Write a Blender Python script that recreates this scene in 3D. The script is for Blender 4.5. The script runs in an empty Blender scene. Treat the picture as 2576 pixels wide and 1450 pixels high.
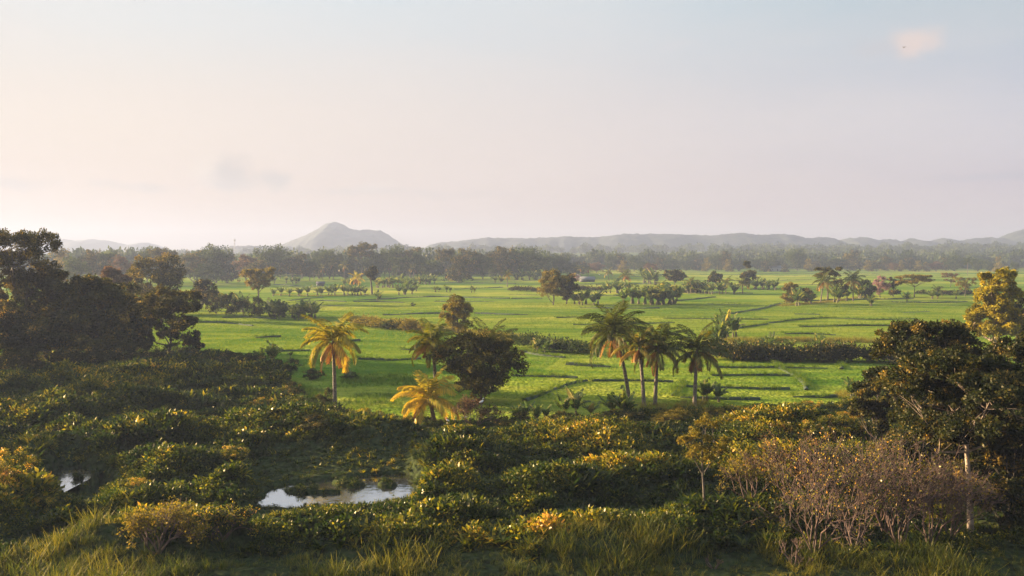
import bpy, math
import numpy as np
R = math.radians
C = bpy.context.scene.collection
sc = bpy.context.scene

# ------------------------------------------------------------------ camera geometry
H = 14.0; F = 2231.0; CX = 1288.0; HY = 640.0      # eye height; focal, centre and horizon of a 2576 px wide frame
def P(x, y, z=0.0):
    Y = F*(H-z)/(y-HY)
    return np.array([(x-CX)/F*Y, Y, z])
def topx(X, Y, z=0.0):
    return CX+F*X/Y, HY+F*(H-z)/Y
def hz(y, Y):                                       # height of a thing seen at row y at distance Y
    return H-(y-HY)/F*Y

# ------------------------------------------------------------------ numpy helpers
def rng(s): return np.random.default_rng(s)
_tab = rng(7).random((256, 256))
def vn(x, y, s=0):
    x = np.asarray(x, float)+s*17.13; y = np.asarray(y, float)+s*5.77
    xi = np.floor(x).astype(int); yi = np.floor(y).astype(int)
    fx = x-xi; fy = y-yi; fx = fx*fx*(3-2*fx); fy = fy*fy*(3-2*fy)
    a = _tab[xi % 256, yi % 256]; b = _tab[(xi+1) % 256, yi % 256]
    c = _tab[xi % 256, (yi+1) % 256]; d = _tab[(xi+1) % 256, (yi+1) % 256]
    return (a*(1-fx)+b*fx)*(1-fy)+(c*(1-fx)+d*fx)*fy
def fbm(x, y, s=0, o=4):
    v = 0; a = .5
    for i in range(o):
        v = v+a*vn(x*2**i, y*2**i, s+i); a *= .5
    return v/(1-.5**o)
def unit(v):
    return v/np.maximum(np.linalg.norm(v, axis=-1, keepdims=True), 1e-9)
def rdir(r, n):
    return unit(r.normal(size=(n, 3)))
def sstep(a, b, x):
    t = np.clip((np.asarray(x, float)-a)/(b-a), 0, 1); return t*t*(3-2*t)

class Geo:
    def __init__(s): s.V = []; s.F = []; s.A = []; s.n = 0
    def add(s, V, Fc, a):
        V = np.asarray(V, np.float32).reshape(-1, 3); Fc = np.asarray(Fc, np.int32).reshape(-1, 4)
        a = np.broadcast_to(np.asarray(a, np.float32), (len(V),))
        s.V.append(V); s.F.append(Fc+s.n); s.A.append(a); s.n += len(V)
    def leaves(s, Pt, D, N, L, W, a, fold=.12):
        """diamond leaves: base, side, tip, side"""
        n = len(Pt); L = np.broadcast_to(L, (n,))[:, None]; W = np.broadcast_to(W, (n,))[:, None]
        D = unit(D); S = unit(np.cross(D, N)); U = np.cross(S, D)
        b = Pt; t = Pt+D*L-U*L*fold
        m = Pt+D*L*.45+U*L*fold*.6
        V = np.stack([b, m+S*W*.5, t, m-S*W*.5], 1).reshape(-1, 3)
        Fc = np.arange(4*n).reshape(n, 4)
        s.add(V, Fc, np.repeat(np.broadcast_to(a, (n,)), 4))
    def tube(s, pts, rad, k=5, a=.5):
        pts = np.asarray(pts, float); m = len(pts); rad = np.broadcast_to(rad, (m,))
        T = unit(np.gradient(pts, axis=0)); up = np.array([0., 0., 1.]) if abs(T[0][2]) < .9 else np.array([0., 1., 0.])
        A = unit(np.cross(T, up)); B = np.cross(T, A)
        th = np.arange(k)/k*2*math.pi
        V = pts[:, None]+rad[:, None, None]*(A[:, None]*np.cos(th)[None, :, None]+B[:, None]*np.sin(th)[None, :, None])
        i = np.arange(m-1)[:, None]*k; j = np.arange(k)[None]; j2 = (j+1) % k
        Fc = np.stack([i+j, i+j2, i+k+j2, i+k+j], -1).reshape(-1, 4)
        s.add(V.reshape(-1, 3), Fc, a)
    def tubes(s, Pn, rad, k=3, a=.5):
        """many tubes at once: Pn (n,m,3), rad (n,m)"""
        n, m, _ = Pn.shape
        T = unit(Pn[:, -1]-Pn[:, 0]); up = np.where(np.abs(T[:, 2:3]) < .8, [[0., 0., 1.]], [[0., 1., 0.]])
        A = unit(np.cross(T, up)); B = np.cross(T, A); th = np.arange(k)/k*2*math.pi
        V = Pn[:, :, None]+rad[:, :, None, None]*(A[:, None, None]*np.cos(th)[None, None, :, None]+B[:, None, None]*np.sin(th)[None, None, :, None])
        q = np.arange(n)[:, None, None]*m*k; i = np.arange(m-1)[None, :, None]*k; j = np.arange(k)[None, None]; j2 = (j+1) % k
        Fc = np.stack([q+i+j, q+i+j2, q+i+k+j2, q+i+k+j], -1).reshape(-1, 4)
        s.add(V.reshape(-1, 3), Fc, a)
    def box(s, c, d, a=.5, rz=0):
        x, y, z = np.asarray(d)/2.
        v = np.array([[i, j, k] for i in (-x, x) for j in (-y, y) for k in (-z, z)])
        q = [[0, 1, 3, 2], [4, 6, 7, 5], [0, 4, 5, 1], [2, 3, 7, 6], [0, 2, 6, 4], [1, 5, 7, 3]]
        cr, sr = math.cos(rz), math.sin(rz); v = np.stack([v[:, 0]*cr-v[:, 1]*sr, v[:, 0]*sr+v[:, 1]*cr, v[:, 2]], 1)
        s.add(v+np.asarray(c), q, a)
    def inst(s, proto, pos, rz, scl, a):
        """scatter copies of a small Geo (merged arrays) into this one"""
        V0, F0, A0 = proto; n = len(pos); k = len(V0)
        c = np.cos(rz)[:, None]; sn = np.sin(rz)[:, None]
        scl = np.asarray(scl); scl = scl if scl.ndim == 2 else np.repeat(scl[:, None], 3, 1)
        x = V0[None, :, 0]; y = V0[None, :, 1]; z = V0[None, :, 2]
        V = np.stack([(x*c-y*sn)*scl[:, :1], (x*sn+y*c)*scl[:, 1:2], np.repeat(z, n, 0)*scl[:, 2:]], -1)+pos[:, None]
        Fc = (F0[None]+(np.arange(n)*k)[:, None, None]).reshape(-1, 4)
        s.add(V.reshape(-1, 3), Fc, np.clip(A0[None]*.45+a[:, None]*.55, 0, 1).reshape(-1))
    def arr(s): return np.concatenate(s.V), np.concatenate(s.F), np.concatenate(s.A)
    def mesh(s, name, m, smooth=False):
        V, Fc, A = s.arr(); me = bpy.data.meshes.new(name)
        me.vertices.add(len(V)); me.vertices.foreach_set('co', V.ravel())
        me.loops.add(len(Fc)*4); me.loops.foreach_set('vertex_index', Fc.ravel().astype(np.int32))
        me.polygons.add(len(Fc)); me.polygons.foreach_set('loop_start', np.arange(len(Fc), dtype=np.int32)*4)
        at = me.attributes.new('tone', 'FLOAT', 'POINT'); at.data.foreach_set('value', A.astype(np.float32))
        me.update(calc_edges=True)
        if smooth: me.polygons.foreach_set('use_smooth', np.ones(len(Fc), bool))
        me.materials.append(m); return me

def obj(name, data, parent=None, loc=(0, 0, 0), **kw):
    o = bpy.data.objects.new(name, data); C.objects.link(o); o.parent = parent; o.location = loc
    for k, v in kw.items(): o[k] = v
    return o
def thing(name, label, cat, loc=(0, 0, 0), group=None, rz=0, scale=(1, 1, 1)):
    o = obj(name, None, None, [float(q) for q in loc]); o.rotation_euler.z = rz; o.scale = scale
    o['label'] = label; o['category'] = cat
    if group: o['group'] = group
    o.empty_display_size = .1
    return o
def dup(root, label, loc, rz=0, scale=(1, 1, 1), group=None, name=None):
    r = root.copy(); C.objects.link(r); r.location = [float(q) for q in loc]; r.rotation_euler.z = rz; r.scale = scale; r['label'] = label
    if name: r.name = name
    if group: r['group'] = group
    elif 'group' in r: del r['group']
    for ch in list(root.children):
        c = ch.copy(); C.objects.link(c); c.parent = r
    return r

# ------------------------------------------------------------------ materials
def nodes(name):
    m = bpy.data.materials.new(name); m.use_nodes = True; nt = m.node_tree; nt.nodes.clear()
    return m, nt, nt.nodes, nt.links
def ramp(N, stops, interp='LINEAR'):
    r = N.new('ShaderNodeValToRGB'); cr = r.color_ramp; cr.interpolation = interp
    while len(cr.elements) < len(stops): cr.elements.new(.5)
    for e, (p, c) in zip(cr.elements, stops): e.position = p; e.color = (*c, 1)
    return r
def leafmat(name, stops, trans=.45, gloss=.06, rough=.45, tcol=(1.25, 1.1, .55)):
    m, nt, N, L = nodes(name); out = N.new('ShaderNodeOutputMaterial')
    at = N.new('ShaderNodeAttribute'); at.attribute_name = 'tone'
    no = N.new('ShaderNodeTexNoise'); no.inputs['Scale'].default_value = .5; no.inputs['Detail'].default_value = 2
    geo = N.new('ShaderNodeNewGeometry'); L.new(geo.outputs['Position'], no.inputs['Vector'])
    ad = N.new('ShaderNodeMath'); ad.operation = 'MULTIPLY_ADD'; ad.inputs[1].default_value = .7
    L.new(no.outputs['Fac'], ad.inputs[0]); 
    s2 = N.new('ShaderNodeMath'); s2.operation = 'SUBTRACT'; s2.inputs[1].default_value = .35
    L.new(at.outputs['Fac'], ad.inputs[2]); L.new(ad.outputs[0], s2.inputs[0])
    rp = ramp(N, stops); L.new(s2.outputs[0], rp.inputs['Fac'])
    di = N.new('ShaderNodeBsdfDiffuse'); L.new(rp.outputs['Color'], di.inputs['Color'])
    tr = N.new('ShaderNodeBsdfTranslucent'); mu = N.new('ShaderNodeMix'); mu.data_type = 'RGBA'; mu.blend_type = 'MULTIPLY'; mu.inputs['Factor'].default_value = 1
    L.new(rp.outputs['Color'], mu.inputs['A']); mu.inputs['B'].default_value = (*tcol, 1)
    L.new(mu.outputs['Result'], tr.inputs['Color'])
    m1 = N.new('ShaderNodeMixShader'); m1.inputs['Fac'].default_value = trans
    L.new(di.outputs[0], m1.inputs[1]); L.new(tr.outputs[0], m1.inputs[2])
    gl = N.new('ShaderNodeBsdfGlossy'); gl.inputs['Roughness'].default_value = rough; gl.inputs['Color'].default_value = (.9, .75, .5, 1)
    m2 = N.new('ShaderNodeMixShader'); m2.inputs['Fac'].default_value = gloss*.3
    L.new(m1.outputs[0], m2.inputs[1]); L.new(gl.outputs[0], m2.inputs[2]); L.new(m2.outputs[0], out.inputs['Surface'])
    return m
def barkmat(name, c1, c2, sc_=3.):
    m, nt, N, L = nodes(name); out = N.new('ShaderNodeOutputMaterial'); b = N.new('ShaderNodeBsdfPrincipled')
    no = N.new('ShaderNodeTexNoise'); no.inputs['Scale'].default_value = sc_; no.inputs['Detail'].default_value = 5
    tc = N.new('ShaderNodeTexCoord'); L.new(tc.outputs['Object'], no.inputs['Vector'])
    rp = ramp(N, [(.35, c1), (.65, c2)]); L.new(no.outputs['Fac'], rp.inputs['Fac']); L.new(rp.outputs['Color'], b.inputs['Base Color'])
    b.inputs['Roughness'].default_value = .85; L.new(b.outputs[0], out.inputs['Surface'])
    bp = N.new('ShaderNodeBump'); bp.inputs['Strength'].default_value = .5; bp.inputs['Distance'].default_value = .05
    L.new(no.outputs['Fac'], bp.inputs['Height']); L.new(bp.outputs[0], b.inputs['Normal'])
    return m
g = lambda a, b, c: (a, b, c)
M = dict(
    dark=leafmat('dark_foliage', [(0, g(.011, .017, .006)), (.5, g(.026, .034, .01)), (.78, g(.075, .066, .016)), (.93, g(.24, .16, .035)), (1, g(.36, .23, .06))], .4, .05),  # golden top tones paint the sparkle of sunlit leaves
    olive=leafmat('olive_foliage', [(0, g(.02, .026, .009)), (.5, g(.052, .054, .016)), (.85, g(.15, .115, .026)), (1, g(.28, .19, .04))], .4, .04),
    grey=leafmat('grey_green_foliage', [(0, g(.016, .03, .012)), (.5, g(.035, .056, .018)), (1, g(.1, .12, .03))], .4, .03),
    gold=leafmat('golden_foliage', [(0, g(.07, .075, .012)), (.4, g(.2, .17, .016)), (.8, g(.38, .3, .02)), (1, g(.5, .38, .03))], .4, .04),
    yolive=leafmat('yellow_olive_foliage', [(0, g(.05, .055, .015)), (.5, g(.15, .125, .02)), (1, g(.3, .21, .03))], .4, .04),
    pink=leafmat('pink_blossom', [(0, g(.12, .07, .05)), (.5, g(.3, .17, .14)), (1, g(.42, .26, .22))], .4, .02, tcol=(1, 1, 1)),
    red=leafmat('reddish_foliage', [(0, g(.05, .03, .015)), (.5, g(.12, .07, .03)), (1, g(.22, .12, .05))], .4, .03, tcol=(1.1, 1, .8)),
    palm=leafmat('palm_frond', [(0, g(.03, .045, .01)), (.5, g(.075, .085, .014)), (.8, g(.2, .16, .02)), (1, g(.42, .25, .03))], .5, .10, .35),
    palmgold=leafmat('golden_palm_frond', [(0, g(.08, .1, .012)), (.5, g(.34, .27, .02)), (1, g(.75, .46, .05))], .5, .08, .4),
    dryp=leafmat('dry_frond', [(0, g(.08, .035, .012)), (.5, g(.24, .11, .025)), (1, g(.5, .27, .07))], .45, .06, tcol=(1.2, 1, .6)),
    banana=leafmat('banana_leaf', [(0, g(.03, .06, .016)), (.5, g(.08, .13, .03)), (.85, g(.2, .22, .05)), (1, g(.45, .36, .12))], .5, .14, .3),
    weed=leafmat('marsh_weed', [(0, g(.006, .015, .004)), (.4, g(.02, .04, .006)), (.64, g(.1, .11, .01)), (.82, g(.33, .26, .018)), (1, g(.6, .3, .06))], .5, .09, .35),  # low tones darkened to deepen shade, golden top tones paint sunlit tips
    grass=leafmat('long_grass', [(0, g(.014, .032, .006)), (.5, g(.06, .078, .011)), (1, g(.26, .21, .03))], .5, .05),
    rice=leafmat('rice_blade', [(0, g(.035, .088, .008)), (.5, g(.12, .175, .014)), (1, g(.31, .3, .03))], .5, .05, tcol=(1.2, 1.15, .5)),
    straw=leafmat('straw_grass', [(0, g(.08, .09, .02)), (.5, g(.19, .17, .03)), (1, g(.34, .27, .06))], .5, .04),
    bark=barkmat('bark', (.05, .035, .022), (.13, .095, .06)),
    paleb=barkmat('pale_bark', (.16, .11, .07), (.42, .31, .21)),
    palmb=barkmat('palm_bark', (.07, .05, .032), (.2, .15, .1), 6),
    twig=barkmat('twig_bark', (.045, .025, .016), (.14, .078, .05), 2),
    stem=barkmat('banana_stem', (.06, .05, .02), (.16, .13, .05), 4),
)
def flat(name, col, rough=.7):
    m, nt, N, L = nodes(name); out = N.new('ShaderNodeOutputMaterial'); b = N.new('ShaderNodeBsdfPrincipled')
    no = N.new('ShaderNodeTexNoise'); no.inputs['Scale'].default_value = 4
    rp = ramp(N, [(.3, tuple(c*.8 for c in col)), (.7, col)]); L.new(no.outputs['Fac'], rp.inputs['Fac']); L.new(rp.outputs['Color'], b.inputs['Base Color'])
    b.inputs['Roughness'].default_value = rough; L.new(b.outputs[0], out.inputs['Surface']); return m
M['white'] = flat('white_feather', (.8, .8, .78)); M['beak'] = flat('yellow_beak', (.6, .4, .08)); M['dk'] = flat('dark_plumage', (.04, .04, .04))
M['roof'] = flat('grey_roof', (.14, .135, .13)); M['wall'] = flat('plaster', (.4, .37, .32)); M['metal'] = flat('mast_steel', (.25, .24, .24)); M['tin'] = flat('rusty_roof', (.45, .22, .14)); M['drk'] = flat('dark_timber', (.05, .045, .04))

# ------------------------------------------------------------------ terrain
EDGE = np.array([(-4000, 930), (-400, 915), (0, 905), (430, 890), (560, 900), (640, 912), (700, 960), (745, 1012), (860, 1046), (1000, 1060), (1300, 1056), (1500, 1050), (1720, 1034), (2100, 1025), (2190, 990), (2576, 985), (4000, 985), (9000, 985)], float)
MOUNDS = [  # px x, px crest row, half width px, height m, half depth m
    (880, 1300, 270, .9, 2.2), (1120, 1262, 150, 1.1, 2.4), (1500, 1305, 380, 1.1, 2.4), (1860, 1262, 150, 1.3, 2.6), (380, 1305, 180, 1.1, 2.2),
    (20, 1215, 80, 1.5, 2.4), (1130, 1188, 85, 1.2, 2.), (1400, 1178, 150, 1.4, 2.4), (1600, 1150, 170, 1.5, 2.6), (330, 1220, 60, .7, 1.4),
    (750, 1050, 190, 1.3, 3.), (950, 1072, 120, 1.2, 2.6), (600, 1165, 50, .8, 1.6), (60, 1012, 110, 1.4, 4.), (450, 925, 250, 1.2, 6),
    (1170, 1098, 100, 1.5, 2.6), (1500, 1070, 230, 1.3, 4.), (1980, 1045, 170, 1.7, 4), (1930, 1130, 150, 1.4, 3), (420, 1060, 150, 1.1, 2.6), (250, 985, 120, 1.2, 3),
    (150, 1100, 120, 1.0, 2.6), (480, 1120, 120, .9, 2.4), (2250, 1130, 200, 1.0, 4), (300, 935, 200, 1.2, 5), (980, 1150, 120, .6, 2.4)]
ms = []
for x, y, w, h, d in MOUNDS:
    h *= .72 if x > 1000 else .85; p = P(x, y, h+.8); ms.append((p[0], p[1], w/F*p[1]*1.15, h, d*1.15))
PONDS = [(850, 1243, 175, 32), (965, 1222, 98, 27), (720, 1264, 90, 18), (1010, 1236, 40, 16), (195, 1212, 96, 38), (238, 1222, 44, 26), (150, 1206, 40, 18)]
ISLES = [(770, 1237, 42, 6), (840, 1238, 22, 4), (880, 1221, 36, 7), (975, 1222, 26, 7), (195, 1204, 18, 6), (215, 1222, 14, 5), (240, 1206, 12, 6)]
def pondmask(X, Y):
    px, py = topx(X, Y, -.3); m = np.zeros_like(np.asarray(X, float))
    n = (fbm(X*.9, Y*.9, 3, 2)-.5)*.6
    for x, y, a, b in PONDS: m = np.maximum(m, 1.25-(((px-x)/a)**2+((py-y)/b)**2)+n)
    for x, y, a, b in ISLES: m = m-2.2*np.exp(-(((px-x)/a)**2+((py-y)/b)**2))
    return sstep(0.05, .5, m)
def swamp(X, Y):
    px, py = topx(X, Y); e = np.interp(px, EDGE[:, 0], EDGE[:, 1])+(fbm(X*.25, Y*.25, 9, 3)-.5)*16
    return sstep(-6, 6, py-e)
def mound(X, Y):
    m = np.zeros_like(np.asarray(X, float)); wx = (fbm(X*.12, Y*.12, 21, 3)-.5)*7
    for x, y, w, h, d in ms:
        m = np.maximum(m, h*np.exp(-(np.abs((X-x)/w)**3+((Y+wx*.5-y)/d)**2)))
    return m
def hgt(X, Y):
    X = np.asarray(X, float); Y = np.asarray(Y, float); sw = swamp(X, np.maximum(Y, 5))
    z = sw*(.1+(1.9*np.where(X < -6, 1, .5))*np.clip(fbm(X*.16, Y*.3, 5, 3)-.42, 0, 1)+mound(X, Y)*(.8+.8*fbm(X*.35, Y*.35, 31, 3)))
    z = z*(1-pondmask(X, np.maximum(Y, 5)))-1.1*pondmask(X, np.maximum(Y, 5))
    az = X/np.maximum(Y, 1)
    rise = sstep(800, 1700, Y)*(9+3*sstep(-.1, .3, az)+5*vn(X/300, Y/400, 2))*sstep(-.5, -.05, az)+sstep(900, 1700, Y)*6
    rise = rise+sstep(1900, 2400, Y)*-10
    return z+rise+.12*(1-sw)*(vn(X*.06, Y*.06, 4)-.5)
CLR = [(600, 1300), (650, 1288), (700, 1280), (760, 1274), (850, 1266), (950, 1258), (1020, 1244), (1060, 1236)], [(120, 1212), (150, 1222), (190, 1236), (230, 1246), (262, 1224)]
def bankcap(X, Y):
    px, py = topx(X, Y, 0.); cap = np.full_like(np.asarray(Y, float), 99.)
    for c in CLR:
        c = np.array(c, float); inn = sstep(c[0, 0]-30, c[0, 0]+10, px)*(1-sstep(c[-1, 0]-10, c[-1, 0]+30, px)); lim = np.interp(px, c[:, 0], c[:, 1])
        z = H-(lim+2-HY)/F*Y; use = (inn > .1) & (py > lim-8)
        cap = np.where(use, np.minimum(cap, z+(1-inn)*2), cap)
        yf = 58. if c[0, 0] > 400 else 59.5; w2 = sstep(c[0, 0]-20, c[0, 0]+40, px)*(1-sstep(c[-1, 0]-40, c[-1, 0]+20, px))
        z2 = .15+np.maximum(Y-yf, 0)*.2+np.maximum(Y-61.5, 0)*.6+(1-w2)*2.5; cap = np.where((Y > 48) & (Y < 70) & (w2 > .05), np.minimum(cap, z2), cap)
    return cap
def settle(X, Y, Z, s_, tall):
    cap = bankcap(X, Y); return np.clip(np.minimum(s_, (cap-Z+.4*rng(9).random(len(Y))**2.5)/tall), 0.06, None)
_h0 = hgt
def hgt(X, Y):
    X = np.asarray(X, float); Y = np.asarray(Y, float); return np.minimum(_h0(X, Y), np.maximum(bankcap(X, np.maximum(Y, 5))-.25, -.15))
rows = np.geomspace(6, 4050, 640); cols = np.linspace(-1, 1, 460)
Yg = np.repeat(rows[:, None], 460, 1); Xg = cols[None]*(rows[:, None]*.72+25)
Zg = hgt(Xg, Yg)
gg = Geo(); i = np.arange(639)[:, None]*460; j = np.arange(459)[None]
swm = swamp(Xg, Yg); py_ = topx(Xg, Yg)[1]
swm = np.maximum(swm, .5*sstep(720, 900, Yg)); gg.add(np.stack([Xg, Yg, Zg], -1), np.stack([i+j, i+j+1, i+j+461, i+j+460], -1), swm.ravel())
# ground material: marsh soil where tone is 1, rice paddy elsewhere
m, nt, N, L = nodes('ground_surface'); out = N.new('ShaderNodeOutputMaterial')
geo = N.new('ShaderNodeNewGeometry'); at = N.new('ShaderNodeAttribute'); at.attribute_name = 'tone'
def noise(scale, det=3, vec=None, rough=.5, color=False):
    n = N.new('ShaderNodeTexNoise'); n.inputs['Scale'].default_value = scale; n.inputs['Detail'].default_value = det; n.inputs['Roughness'].default_value = rough
    L.new(vec if vec is not None else geo.outputs['Position'], n.inputs['Vector']); return n
mp = N.new('ShaderNodeMapping'); mp.inputs['Scale'].default_value = (.35, 1, 1); L.new(geo.outputs['Position'], mp.inputs['Vector'])
n1 = noise(.02, 4, mp.outputs[0]); n2 = noise(.22, 4, mp.outputs[0]); n3 = noise(2.6, 4)
def madd(a, b, c):
    q = N.new('ShaderNodeMath'); q.operation = 'MULTIPLY_ADD'; L.new(a, q.inputs[0]); q.inputs[1].default_value = b
    if isinstance(c, float): q.inputs[2].default_value = c
    else: L.new(c, q.inputs[2])
    return q.outputs[0]
v = madd(n1.outputs['Fac'], 1.3, madd(n2.outputs['Fac'], .8, madd(n3.outputs['Fac'], .25, -.74)))
vo = N.new('ShaderNodeTexVoronoi'); vo.inputs['Scale'].default_value = .02; vo.feature = 'F1'; vo.distance = 'CHEBYCHEV'
mp2 = N.new('ShaderNodeMapping'); mp2.inputs['Scale'].default_value = (.8, 1.5, .01); mp2.inputs['Rotation'].default_value = (0, 0, .12); L.new(geo.outputs['Position'], mp2.inputs['Vector']); L.new(mp2.outputs[0], vo.inputs['Vector'])
v = madd(vo.outputs['Color'], .3, madd(v, 1., -.15))
rp = ramp(N, [(0, (.04, .1, .01)), (.27, (.095, .158, .016)), (.46, (.185, .225, .025)), (.66, (.3, .29, .04)), (1, (.43, .34, .07))]); L.new(v, rp.inputs['Fac'])
rs = ramp(N, [(.3, (.02, .022, .01)), (.6, (.04, .05, .018)), (.8, (.07, .06, .03))]); L.new(n3.outputs['Fac'], rs.inputs['Fac'])
mx = N.new('ShaderNodeMix'); mx.data_type = 'RGBA'; L.new(at.outputs['Fac'], mx.inputs['Factor']); L.new(rp.outputs['Color'], mx.inputs['A']); L.new(rs.outputs['Color'], mx.inputs['B'])
# upright blades: the shading normal leans away from vertical from tuft to tuft
nn = noise(3.5, 3); sub = N.new('ShaderNodeVectorMath'); sub.operation = 'SUBTRACT'; L.new(nn.outputs['Color'], sub.inputs[0]); sub.inputs[1].default_value = (.5, .5, .5)
scv = N.new('ShaderNodeVectorMath'); scv.operation = 'SCALE'; L.new(sub.outputs[0], scv.inputs[0]); scv.inputs['Scale'].default_value = 3.6
adv = N.new('ShaderNodeVectorMath'); adv.operation = 'ADD'; L.new(scv.outputs[0], adv.inputs[0]); L.new(geo.outputs['Normal'], adv.inputs[1])
nz = N.new('ShaderNodeVectorMath'); nz.operation = 'NORMALIZE'; L.new(adv.outputs[0], nz.inputs[0])
di = N.new('ShaderNodeBsdfDiffuse'); L.new(mx.outputs['Result'], di.inputs['Color']); L.new(nz.outputs[0], di.inputs['Normal'])
L.new(di.outputs[0], out.inputs['Surface']); M['ground'] = m
obj('ground', gg.mesh('ground', M['ground'], True), kind='structure')

m, nt, N, L = nodes('pond_water'); out = N.new('ShaderNodeOutputMaterial'); b = N.new('ShaderNodeBsdfPrincipled')
b.inputs['Base Color'].default_value = (.05, .04, .025, 1); b.inputs['Roughness'].default_value = .04; b.inputs['IOR'].default_value = 1.6; b.inputs['Specular IOR Level'].default_value = 1.0
geo = N.new('ShaderNodeNewGeometry'); no = N.new('ShaderNodeTexNoise'); no.inputs['Scale'].default_value = 2.5; L.new(geo.outputs['Position'], no.inputs['Vector'])
bp = N.new('ShaderNodeBump'); bp.inputs['Strength'].default_value = .35; bp.inputs['Distance'].default_value = .03; L.new(no.outputs['Fac'], bp.inputs['Height']); L.new(bp.outputs[0], b.inputs['Normal'])
gl = N.new('ShaderNodeBsdfGlossy'); gl.inputs['Color'].default_value = (.82, .84, .9, 1); gl.inputs['Roughness'].default_value = .1; L.new(bp.outputs[0], gl.inputs['Normal']); mw = N.new('ShaderNodeMixShader'); mw.inputs['Fac'].default_value = .55
L.new(b.outputs[0], mw.inputs[1]); L.new(gl.outputs[0], mw.inputs[2]); L.new(mw.outputs[0], out.inputs['Surface']); M['water'] = m
for (x0, x1, y0, y1) in ((600, 1090, 1180, 1310), (90, 300, 1165, 1262)):
    w = Geo(); a = P((x0+x1)/2, y0, -.3); b_ = P((x0+x1)/2, y1, -.3); xa = (x0-CX)/F*a[1]; xb = (x1-CX)/F*a[1]
    w.add([(xa, b_[1], -.3), (xb, b_[1], -.3), (xb, a[1], -.3), (xa, a[1], -.3)], [[0, 1, 2, 3]], 0)
    obj('pond_water', w.mesh('pond_water', M['water']), kind='structure')

# ------------------------------------------------------------------ plant prototypes
def blade_strip(g_, base, az, L_, W_, el0, droop, a, k=3):
    """arching leaf: a strip of k quads"""
    t = np.linspace(0, 1, k+1); el = el0-droop*t
    d = np.stack([np.cos(el)*np.cos(az), np.cos(el)*np.sin(az), np.sin(el)], 1)
    c = np.array(base)+np.concatenate([[np.zeros(3)], np.cumsum((d[:-1]+d[1:])/2*L_/k, 0)])
    s_ = np.array([-math.sin(az), math.cos(az), 0.])
    w = W_*np.sin(np.clip(t*.85+.12, 0, 1)*math.pi)**.7*.5; w[-1] = .004
    V = np.stack([c-s_*w[:, None], c+s_*w[:, None]], 1).reshape(-1, 3)
    i = np.arange(k)*2; g_.add(V, np.stack([i, i+1, i+3, i+2], 1), a)
def proto_fern(seed, n=12, L_=1., W_=.15):
    r = rng(seed); g_ = Geo()
    for q in range(n):
        blade_strip(g_, r.normal(0, .07, 3)*[1, 1, 0], r.uniform(0, 6.28), L_*r.uniform(.6, 1.1), W_*r.uniform(.7, 1.3), r.uniform(.45, 1.4), r.uniform(.5, 1.9), r.uniform(0, 1))
    return g_.arr()
def proto_tuft(seed, n=22, L_=.8, W_=.02, k=2):
    r = rng(seed); g_ = Geo()
    for q in range(n):
        blade_strip(g_, r.normal(0, .12, 3)*[1, 1, 0], r.uniform(0, 6.28), L_*r.uniform(.5, 1.1), W_, r.uniform(.9, 1.55), r.uniform(.2, 1.1), r.uniform(0, 1), k)
    return g_.arr()
def proto_bush(seed, n=110, W_=.1):
    r = rng(seed); g_ = Geo(); d = rdir(r, n); d[:, 2] = np.abs(d[:, 2]); p = d*r.uniform(.25, .75, (n, 1))*[.7, .7, .9]
    g_.leaves(p, unit(d+rdir(r, n)*.8), rdir(r, n), r.uniform(.1, .24, n), W_, r.random(n)); return g_.arr()
def proto_spike(seed):
    r = rng(seed); g_ = Geo()
    for q in range(5):
        blade_strip(g_, r.normal(0, .1, 3)*[1, 1, 0], r.uniform(0, 6.28), r.uniform(.9, 1.5), .07, r.uniform(1.25, 1.55), r.uniform(0, .4), .9, 2)
    return g_.arr()
FERN = [proto_fern(s, 20, .9, .15) for s in range(7)]; TUFT = [proto_tuft(10+s) for s in range(4)]; BUSHP = [proto_bush(20+s, 130, .1) for s in range(5)]; SPIKE = [proto_spike(30+s) for s in range(3)]
RICE = [proto_tuft(40+s, 6, .42, .05, 1) for s in range(4)]

def scatter(g_, protos, X, Y, Z, s_, a, r, flat_=None):
    which = r.integers(0, len(protos), len(X))
    for k, pr in enumerate(protos):
        m_ = which == k
        if m_.any():
            sc3 = s_[m_] if flat_ is None else s_[m_][:, None]*np.array(flat_)
            g_.inst(pr, np.stack([X[m_], Y[m_], Z[m_]], 1), r.uniform(0, 6.28, m_.sum()), sc3, a[m_])
def field_points(r, n, y0, y1, k=.62, pad=3):
    u = r.random(n); Y = np.sqrt(y0**2+(y1**2-y0**2)*u); X = r.uniform(-1, 1, n)*(Y*k+pad); return X, Y

# marsh undergrowth
r = rng(100); X, Y = field_points(r, 76000, 35, 122)
sw = swamp(X, Y); pm = pondmask(X, Y); mo = mound(X, Y); px, py = topx(X, Y)
gmask = sstep(1392, 1425, py+(fbm(X*.4, Y*.4, 50, 2)-.5)*70)
keep = (r.random(len(X)) < sw*(1-gmask)*np.clip(.5+mo*.6+.3*sstep(.45, .65, fbm(X*.35, Y*.45, 66, 2)), 0, 1)*np.where(Y > 85, .8, 1)) & (pm < .02)
Xk, Yk, mk = X[keep], Y[keep], mo[keep]; Zk = hgt(Xk, Yk)-.08
lump = fbm(Xk*.35, Yk*.45, 66, 2); sz = (.48+.45*np.clip(mk, 0, 1.2)+.6*sstep(.5, .75, lump)*np.where(Xk < -8, 1, .35))*r.uniform(.55, 1.25, len(Xk))*np.where(Yk > 80, 1.2, 1); sz = settle(Xk, Yk, Zk, sz, 1.25)
tone = np.clip(.02+.85*fbm(Xk*.22, Yk*.22, 61, 3)+r.normal(0, .16, len(Xk))+.34*np.clip(mk-.35, 0, 1)-.08, 0, 1)  # sunlit gold painted on mound crests, shade painted into the hollows
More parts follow.
